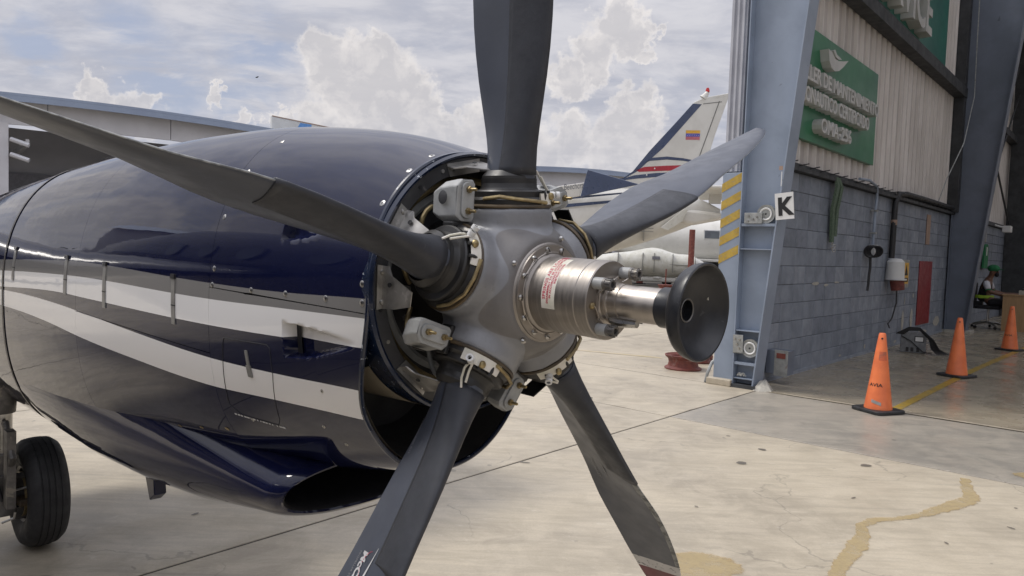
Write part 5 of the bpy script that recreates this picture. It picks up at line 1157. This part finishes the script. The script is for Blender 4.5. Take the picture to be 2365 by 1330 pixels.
def make_blade():
    m_=MB(); rg=[[tuple(bpt(r_,2*PI*j/NQ)) for j in range(NQ)] for r_ in rads]
    V=[p for q in rg for p in q]; F=[];MI=[]
    for i in range(len(rads)-1):
        rm_=(rads[i]+rads[i+1])/2
        for j in range(NQ):
            F.append((i*NQ+j,i*NQ+(j+1)%NQ,(i+1)*NQ+(j+1)%NQ,(i+1)*NQ+j)); plus=j<NQ/2
            mi=0
            if rm_>1.115 and plus: mi=1 if rm_<1.17 else 2
            if rm_>.60 and (j in(0,1,2,3,4,NQ-1)) : mi=3 if rm_<1.11 or not plus else mi
            MI.append(mi)
    F.append(tuple(range((len(rads)-1)*NQ,len(rads)*NQ))); MI.append(0)
    m_.v=V;m_.f=F;m_.m=MI
    bl=P_(m_,'propeller_blade',['blade_black','tip_white','tip_red','erosion'],smooth=60)
    # de-icing boot: raised sheet round the leading edge
    qs=[R(x) for x in np.linspace(-86,86,29)]; rr_=[x for x in rads if .25<x<.659]+[.66]
    m2_=MB(); V=[]; kq=len(qs)
    for a,r_ in enumerate(rr_):
        for q in qs:
            rq=r_
            if r_==.66: rq=.66-.018*abs(math.sin(q))**3
            V.append(tuple(bpt(rq,q,.0022)))
    m2_.add(V,[(a*kq+j,a*kq+j+1,(a+1)*kq+j+1,(a+1)*kq+j) for a in range(len(rr_)-1) for j in range(kq-1)])
    bo=P_(m2_,'deice_boot','boot_black',bl,smooth=70,recalc=True); sd_=bo.modifiers.new('t','SOLIDIFY'); sd_.thickness=.0028; sd_.offset=-1
    # root hardware
    P_(MB().lathe([(.088,.180),(.094,.181),(.0955,.1845),(.094,.188),(.088,.189)],(0,0,0),(0,0,1),64),'port_ring','seal_brown',bl)
    P_(MB().lathe([(.0,.18),(.090,.18),(.090,.198),(.084,.2015),(.081,.204),(.081,.216),(.078,.219),(.066,.2205),(.0625,.226),(.0605,.25),(.05,.262)],(0,0,0),(0,0,1),64),'root_collar','collar_black',bl,smooth=30)
    P_(MB().lathe([(.0595,.236),(.0620,.2345),(.0620,.2445),(.0595,.243)],(0,0,0),(0,0,1),48),'boot_clamp','collar_black',bl)
    return bl
bl0=make_blade()
# clamp/terminal hardware on each root, on the forward face
def hardware(bl):
    for dx in(-.028,0,.028):
        a_=dx/.09-PI/2+.55; p=Vector((.086*math.cos(a_),.086*math.sin(a_),.2)); t_=Vector((-math.sin(a_),math.cos(a_),0))
        P_(MB().tube([p+Vector((0,0,-.012))*1,p*1.06+Vector((0,0,-.004)),p*1.02+Vector((0,0,.014))],.0038,8),'cable_tie','collar_black',bl)
    m_=MB(); n_=10; V=[]
    for zz,rr_ in((.188,.0935),(.212,.0905),(.212,.0875),(.188,.0895)):
        for i in range(n_+1): a_=-PI/2+.55+(i/n_-.5)*1.0; V.append((rr_*math.cos(a_),rr_*math.sin(a_),zz))
    k=n_+1; m_.add(V,[(q*k+i,q*k+i+1,((q+1)%4)*k+i+1,((q+1)%4)*k+i) for q in range(4) for i in range(n_)]); P_(m_,'terminal_plate','label_white',bl,smooth=30)
    P_(MB().tube([(.02,-.094,.192),(-.02,-.092,.196),(-.055,-.080,.20),(-.08,-.05,.205),(-.088,-.01,.20)],.0042,8),'heater_lead','brass',bl)
    P_(MB().lathe([(.0045,-.006),(.0085,-.006),(.0085,.006),(.0045,.006)],(.068,-.066,.208),(1,-.6,0),14).lathe([(.0045,.010),(.0085,.010),(.0085,.018),(.0045,.018)],(.068,-.066,.208),(1,-.6,0),14),'grommet','white_paint',bl)
    P_(MB().tube([(.066,-.064,.208),(.062,-.052,.225),(.052,-.046,.245),(.04,-.045,.262)],.0026,6).tube([(.062,-.068,.21),(.054,-.060,.228),(.044,-.055,.25)],.0026,6),'boot_wire','label_white',bl)
    screw(Vector((.048,-.081,.206)),.0085,bl,'brass',name='clamp_screw')
hardware(bl0)
blades=[bl0]
for k in range(1,5):
    c=copy_tree(bl0,ac); blades.append(c)
for k,bl in enumerate(blades): bl.location=(0,0,HC); bl.rotation_euler=(0,R(phi0+72*k+(0,-1.3,0,0,.9)[k]),0)
# markings: + side of the two lower blades
def bladetext(bl,txt,sz,r0,xc,m,bold=0,nar=1,name='marking',up=1):
    def fn(a,b__,c):
        r_=r0+a; x=xc+b__*up; cc,t,be,ro,xo=bsec(r_); q=math.acos(max(-1,min(1,(x-xo)/(.5*cc)))); return tuple(bpt(r_,q,.0012))
    return P_(text_mb(txt,sz,0,fn=fn,bold=bold,narrow=nar),name,m,bl,smooth=0,recalc=False)
bladetext(blades[3],'McCAULEY',.027,.632,-.048,'decal_white',bold=.0012); bladetext(blades[3],'PROPELLER SYSTEMS',.009,.636,-.064,'decal_grey')
bladetext(blades[3],'HARDWARE KIT',.012,.335,-.062,'decal_grey'); bladetext(blades[2],'McCAULEY',.017,.64,-.058,'decal_grey')
def strip_on_blade(bl,pts,wd,m,nm):
    m_=MB(); V=[]; k=len(pts)
    for sgn in(-1,1):
        for i,(r_,x) in enumerate(pts):
            xx=x+sgn*wd[i]/2; cc,t,be,ro,xo=bsec(r_); q=math.acos(max(-1,min(1,(xx-xo)/(.5*cc)))); V.append(tuple(bpt(r_,q,.0012)))
    m_.add(V,[(i,i+1,k+i+1,k+i) for i in range(k-1)]); return P_(m_,nm,m,bl,smooth=0,recalc=False)
strip_on_blade(blades[3],[(.615,.0),(.64,-.004),(.68,-.010),(.74,-.018)],[.001,.003,.007,.012],'decal_white','arrow_mark')
strip_on_blade(blades[3],[(.655+.03*math.cos(t),-.008+.03*math.sin(t)) for t in np.linspace(PI*1.1,PI*2.0,14)],[.002]*14,'label_red','ring_mark')
strip_on_blade(blades[2],[(.64,-.012),(.665,-.012),(.70,-.014)],[.001,.005,.001],'decal_grey','arrow_mark'); strip_on_blade(blades[2],[(.670,-.030),(.676,-.012),(.682,.004)],[.001,.004,.001],'decal_grey','arrow_mark')
# worn brass spot on the left blade
m_=MB(); V=[tuple(bpt(.335+.020*math.cos(t)*(1+.15*math.sin(3*t)),R(-128)+.10*math.sin(t),.001)) for t in np.linspace(0,2*PI,20,endpoint=False)]; m_.add(V,[tuple(range(20))]); P_(m_,'worn_spot','brass',blades[4],smooth=0,recalc=False)
# ---- counterweights between the blades
def counterweight():
    m_=MB(); hl,hb=.044,.026
    def rr2(l,b_,k=6,c=.018):
        o=[]
        for q,(sx,sy) in enumerate(((1,1),(-1,1),(-1,-1),(1,-1))):
            for j in range(k): t=PI/2*q+PI/2*j/(k-1); o.append((sx*(l-c)+c*math.cos(t),sy*(b_-c)+c*math.sin(t)))
        return o
    f_=lambda a,b_,d:(b_,d,a)
    o0=[(.047,.020),(.038,.027),(-.040,.027),(-.048,.020),(-.048,-.016),(-.036,-.030),(.030,-.030),(.047,-.012)]
    rings=[[f_(a*.97,b_*.95,-.0105) for a,b_ in o0],[f_(a,b_,-.008) for a,b_ in o0],[f_(a,b_,.006) for a,b_ in o0],[f_(a*.96-.004,b_*1.10-.006,.040) for a,b_ in o0],[f_(a*.70-.006,b_*.85-.012,.064) for a,b_ in o0]]
    m_.loft(rings,cap0=True,cap1=True); o=P_(m_,'counterweight','cast_grey',smooth=22,bevel=.0025)
    P_(MB().prism(rr2(.0405,.0175,6,.0165),f_,-.0165,-.010),'cover_plate','cast_grey',o,smooth=30,bevel=.0015)
    for z_ in(-.024,.024):
        P_(MB().lathe([(0,-.008),(.0072,-.008),(.0078,-.0065),(.0078,0),(0,0)],(0,-.0166,z_),(0,1,0),6),'nut','brass',o,smooth=0)
        P_(MB().lathe([(0,-.019),(.0030,-.019),(.0038,-.017),(.0038,0),(0,0)],(0,-.0245,z_),(0,1,0),12),'stud','brass',o)
    P_(MB().lathe([(0,-.001),(.013,-.001),(.0155,.0),(0,.0)],(-.0425,.024,.004),(1,0,.0),22),'pocket','bulkhead_grey',o)
    m_=MB(); m_.box(-.035,.035,-.005,.03,-.062,-.048); m_.box(-.012,.012,.0,.03,-.085,-.05); P_(m_,'mount_arm','collar_black',o,smooth=0,bevel=.004)
    return o
cw0=counterweight(); cws=[cw0]+[copy_tree(cw0,ac) for _ in range(4)]
for k,o in enumerate(cws):
    a_=R(-40+72*k); p=pol(.243,a_,-.005); o.location=p+Vector((0,0,HC)); o.rotation_euler=(0,a_+R(40),0); o.scale=(.9,.9,.93)
# black sheet tab at the lower right and upper right
for a_,r_ in((152,.285),(52,.27)):
    P_(MB().box(-.03,.03,-.02,.03,-.004,.0,X=Matrix.Translation(pol(r_,R(a_),0.02))@Matrix.Rotation(R(a_),4,'Y')),'black_tab','black_plastic',smooth=0,bevel=.001)
# ---- cowl fasteners, latches, access door
def disc_on(s_,w_,rad_,m,nm,parent,h=.0012,cross=True):
    p,nn=side_pt(s_,w_); o=P_(MB().lathe([(0,h),(rad_*.8,h),(rad_,h*.3),(rad_,-.001)],p,nn,16),nm,m,parent,smooth=30)
    if cross:
        X_=Matrix.Translation(p+nn*(h+.0002))@nn.to_track_quat('Z','Y').to_matrix().to_4x4(); q=rad_*.38; P_(MB().box(-q,q,-q*.22,q*.22,0,.0003,X=X_).box(-q*.22,q*.22,-q,q,0,.0003,X=X_),nm+'_recess','black_ink',parent,smooth=0)
D=bpy.data.objects; uf,lf=D['upper_front_cowl'],D['lower_front_cowl']
for s_,w_ in((.725,.123),(.715,.246),(.690,.334),(.128,.171),(.126,.246),(.13,.285),(.129,.0),(.725,-.012),(.73,-.055),(.544,-.052),(.401,-.047),(.25,-.043),(.128,-.040)): disc_on(s_,w_,.0075,'steel','fastener',uf)
for s_,w_ in((.297,-.262),(.34,-.36),(.30,-.40),(.62,-.40)): disc_on(s_,w_,.005,'steel','fastener',lf)
def surf_strip(s0,w0,s1,w1,wd_,m,nm,parent,out=.003,n_=10):
    m_=MB(); V=[]
    for i in range(n_+1):
        f=i/n_; s_=s0+(s1-s0)*f; w_=w0+(w1-w0)*f
        for ds,o_ in((-wd_/2,-.002),(-wd_/2,out),(wd_/2,out),(wd_/2,-.002)): p,_=side_pt(s_+ds,w_,o_); V.append(tuple(p))
    m_.add(V,[(i*4+j,i*4+(j+1)%4,(i+1)*4+(j+1)%4,(i+1)*4+j) for i in range(n_) for j in range(4)]+[(0,1,2,3),(n_*4+3,n_*4+2,n_*4+1,n_*4)]); return P_(m_,nm,m,parent,smooth=30)
for s_,wa,wb,wd_,pn in((.95,-.044,-.185,.020,'upper_middle_cowl'),(1.47,-.045,-.196,.024,'upper_middle_cowl'),(1.87,-.048,-.190,.030,'aft_cowl'),(2.59,-.055,-.198,.032,'aft_cowl')):
    o=surf_strip(s_,wa-.012,s_-.005,wb,wd_,'latch_grey','latch',D[pn]); 
    surf_strip(s_,wa,s_,wa-.013,wd_*1.2,'black_plastic','latch_hinge',D[pn],.006,3); surf_strip(s_-.003,wb+.055,s_-.003,wb+.052,wd_*1.04,'black_ink','latch_gap',D[pn],.0034,2)
surf_strip(.570,-.205,.566,-.245,.010,'latch_grey','door_latch',lf,.003,5); surf_strip(.566,-.243,.563,-.272,.017,'latch_grey','door_latch_tab',lf,.004,4)
# split line strip of the front cowl, raised grey metal edge
# access door outline on the lower cowl: fine recessed line
def line_on(pts,m,nm,parent,r_=.0011,out=.0003):
    P3=[]
    for i in range(len(pts)-1):
        for q in range(8):
            f=q/8; P3.append(side_pt(pts[i][0]*(1-f)+pts[i+1][0]*f,pts[i][1]*(1-f)+pts[i+1][1]*f,out)[0])
    P3.append(side_pt(*pts[-1],out)[0]); return P_(MB().tube(P3,r_,5),nm,m,parent)
line_on([(.672,-.190),(.668,-.186),(.48,-.178),(.468,-.186),(.470,-.25),(.50,-.375),(.515,-.392),(.66,-.392),(.70,-.37),(.690,-.29),(.676,-.20),(.672,-.190)],'black_ink','access_door_seam',lf)
m_=MB()
r=random.Random(8)
for i in range(16):
    s_=.50+i*.0125+r.uniform(-.003,.003); w_=-.396-.0*i; p,nn=side_pt(s_,w_,.0006); X_=Matrix.Translation(p)@nn.to_track_quat('Z','Y').to_matrix().to_4x4(); a=r.uniform(.001,.006); m_.box(-a,a,-.0022,.0022,0,.0003,X=X_)
for i in range(30):
    w_=-.40+.012*i; s_=.1135+r.uniform(-.0,.0015); 
    if w_>.27: break
    p,nn=side_pt(s_,w_,.0012); X_=Matrix.Translation(p)@nn.to_track_quat('Z','Y').to_matrix().to_4x4(); a=r.uniform(.001,.004); 
    if r.random()<.7 and w_>-.05: m_.box(-a*.5,a*.5,-a,a,0,.0003,X=X_)
o=P_(m_,'paint_chips','decal_white',lf,smooth=0); o['kind']='stuff'
m_=MB(); V=[]
for w_ in np.linspace(-.193,-.120,8):
    for s_ in (.386,.4085):
        p,_=side_pt(s_,w_); V.append((p.x+naca_depth(s_,-.155)*.97-.0035,p.y,p.z))
m_.add(V,[(2*i,2*i+1,2*i+3,2*i+2) for i in range(7)]); P_(m_,'air_inlet_opening','cowl_inside',lf,smooth=0,recalc=False)
# ---- oil cooler scoop under the nacelle
def scoop_ring(s_,hw,ctr,hh,lean,ins=0,n_=48):
    o=[]
    for j in range(n_):
        t=2*PI*j/n_; c_,s2=math.cos(t),math.sin(t); u=(hw-ins)*math.copysign(abs(s2)**(2/2.15),s2); z_=ctr+(hh-ins)*math.copysign(abs(c_)**(2/2.3),c_); o.append((u,s_+lean*(ctr-z_)/hh,z_))
    return o
SR=[(.50,.266,-.583,.086,.045),(.512,.277,-.583,.096,.045),(.56,.285,-.588,.106,.038),(.75,.285,-.605,.130,.02),(1.1,.290,-.63,.185,.0),(1.5,.31,-.64,.235,0),(1.95,.34,-.64,.27,0),(2.5,.36,-.63,.29,0),(3.0,.36,-.6,.28,0)]
o=P_(MB().loft([scoop_ring(.504,.259,-.583,.080,.045)]+[scoop_ring(*q) for q in SR],cap1=True),'oil_cooler_scoop','cowling_paint',smooth=60)
P_(MB().loft([scoop_ring(.504,.259,-.583,.080,.045),scoop_ring(.514,.250,-.583,.074,.045),scoop_ring(.60,.236,-.59,.068,.03),scoop_ring(.85,.20,-.60,.05,0)],cap1=True),'scoop_duct','cowl_inside',o,smooth=60)
P_(MB().sphere((-.215,.60,-.535),.012,6,sz=(.6,1.6,1)),'sealant_blob','chip_paint',o)
# drain mast below
X_=Matrix.Translation((-.16,1.62,-.86))@Matrix.Rotation(R(-20),4,'X'); P_(MB().prism([(-.05,.03),(.04,.03),(.02,-.075),(-.035,-.06)],lambda a,b_,d:X_@Vector((d,a,b_)),-.022,.022),'drain_mast','cowling_paint',smooth=0,bevel=.004)
# worn fasteners along the lower seam
r=random.Random(3); m_=MB()
for i in range(7):
    s_=.78+i*.17; p,nn=side_pt(s_,-.46-.035*i,.001); X_=Matrix.Translation(p)@nn.to_track_quat('Z','Y').to_matrix().to_4x4(); v=blot(0,0,.010,.005,.0003,i+3,12); m_.add([tuple(X_@Vector(q)) for q in v],[tuple(range(12))])
o=P_(m_,'worn_fasteners','brass',D['lower_middle_cowl'],smooth=0,recalc=False); o['kind']='stuff'
# ---- wing, fuselage (outside the frame but mirrored), main gear
def wing(sg):
    m_=MB(); rg=[]
    for u,c0,c1,t in((.3*sg,2.9,4.7,.30),((2.3 if sg>0 else 3.2)*sg,3.1,4.6,.24)):
        rg.append([(u,c0+(c1-c0)*(.5-.5*math.cos(2*PI*j/24)),-.12+t/2*math.sin(2*PI*j/24)+.03*abs(u)) for j in range(24)])
    m_.loft(rg,cap0=True,cap1=True); return P_(m_,'wing','dark_navy',smooth=50)
wing(-1); wing(1)
m_=MB(); rg=[]
for s_,r_ in((-3.0,.05),(-2.7,.3),(-2.0,.55),(-1.0,.8),(.3,.92),(6,.92),(9,.6),(11,.2)): rg.append([(-3.45+r_*1.15*math.sin(2*PI*j/40),s_,.02+r_*1.25*math.cos(2*PI*j/40)) for j in range(40)])
m_.loft(rg,cap0=True,cap1=True); fz=P_(m_,'fuselage','dark_navy',smooth=60)
for i in range(6): P_(MB().lathe([(0,.0),(.17,.0),(.17,.02),(0,.02)],(-3.45+1.02,1.0+i*.85,.36),(1,0,.3),20),'cabin_window','window_dark',fz)
# gear leg
GX,GS=-.29,3.36; zg=lambda z_:z_-HC+.03*0
m_=MB().tube([(GX,GS,-.55),(GX,GS,-.80),(GX,GS,-.96)],[.075,.07,.06],14); gl=P_(m_,'main_gear_leg','gear_grey')
WZ=-HC-.0965+.292
P_(MB().cyl((GX,GS,-.95),(GX,GS,-1.18),.045,n=16),'oleo_strut','steel',gl)
P_(MB().cyl((GX,GS,-1.17),(GX,GS,-1.30),.062,n=16).box(GX-.06,GX+.05,GS-.08,GS+.08,-1.50,-1.28).cyl((GX,GS,WZ),(GX+.26,GS,WZ),.035,n=12),'axle_fork','gear_grey',gl,smooth=35,bevel=.006)
P_(MB().box(GX-.02,GX+.02,GS-.20,GS-.13,-1.42,-1.02).tube([(GX,GS-.06,-1.0),(GX,GS-.22,-1.15),(GX,GS-.10,-1.32)],.018,8),'torque_link','gear_grey',gl,smooth=30)
TC=GX+.165
P_(MB().lathe([(.145,-.070),(.17,-.088),(.225,-.098),(.262,-.088),(.284,-.060),(.2875,-.047),(.2835,-.045),(.2835,-.041),(.2885,-.039),(.291,-.018),(.287,-.016),(.287,-.012),(.2915,-.010),(.2915,.010),(.287,.012),(.287,.016),(.291,.018),(.2885,.039),(.2835,.041),(.2835,.045),(.2875,.047),(.284,.060),(.262,.088),(.225,.098),(.17,.088),(.145,.07)],(TC,GS,WZ),(1,0,0),64),'tyre','tyre_rubber',gl,smooth=50)
P_(MB().lathe([(.148,-.078),(.135,-.070),(.125,-.04),(.06,-.035),(.05,-.06),(0,-.06)],(TC,GS,WZ),(1,0,0),40),'wheel','gear_grey',gl,smooth=30)
for k in range(4):
    a_=R(35+k*75); P_(MB().box(-.03,.035,-.035,.035,-.02,.02,X=Matrix.Translation((TC-.085,GS+.095*math.cos(a_),WZ+.095*math.sin(a_)))@Matrix.Rotation(a_,4,'X')),'brake_caliper','gear_grey' if k%2 else 'seal_brown',gl,smooth=0,bevel=.008)
P_(MB().lathe([(.115,-.012),(.118,-.010),(.118,.004),(.115,.006)],(TC-.075,GS,WZ),(1,0,0),40),'brake_disc','brass',gl)
P_(MB().tube([(GX-.05,GS-.09,-1.05),(GX-.06,GS-.12,-1.25),(GX-.02,GS-.11,-1.40),(TC-.12,GS-.05,-1.42)],.009,8),'brake_hose','cable_black',gl)
P_(MB().tube([(GX+.02,GS-.10,-1.36),(GX+.10,GS-.11,-1.35)],.007,6).tube([(GX-.02,GS-.1,-1.52),(GX+.03,GS-.12,-1.50),(GX+.035,GS-.12,-1.47)],.007,6),'brake_pipe','steel',gl)
# gear door hanging by the leg and static line rest are hidden; tiny bird in the sky
m_=MB(); 
bd=thing('bird','tiny dark bird gliding in the pale sky above the left of the cowling','bird',(-22.0,65,18))
bc=Vector(aedir(-19.4,11.6))*60+Vector((0,0,H)); bd.location=bc; ORG[bd.name]=Vector((0,0,0))
MB().sphere((0,0,0),.05,6,sz=(2.0,.6,.6)).prism([(-.05,0),(.05,0),(.14,.12),(.1,.12)],lambda a,b_,d:(a,d,b_*.5+.02),-.5*.1,.1).build('body','black_ink',bd,origin=(0,0,0))
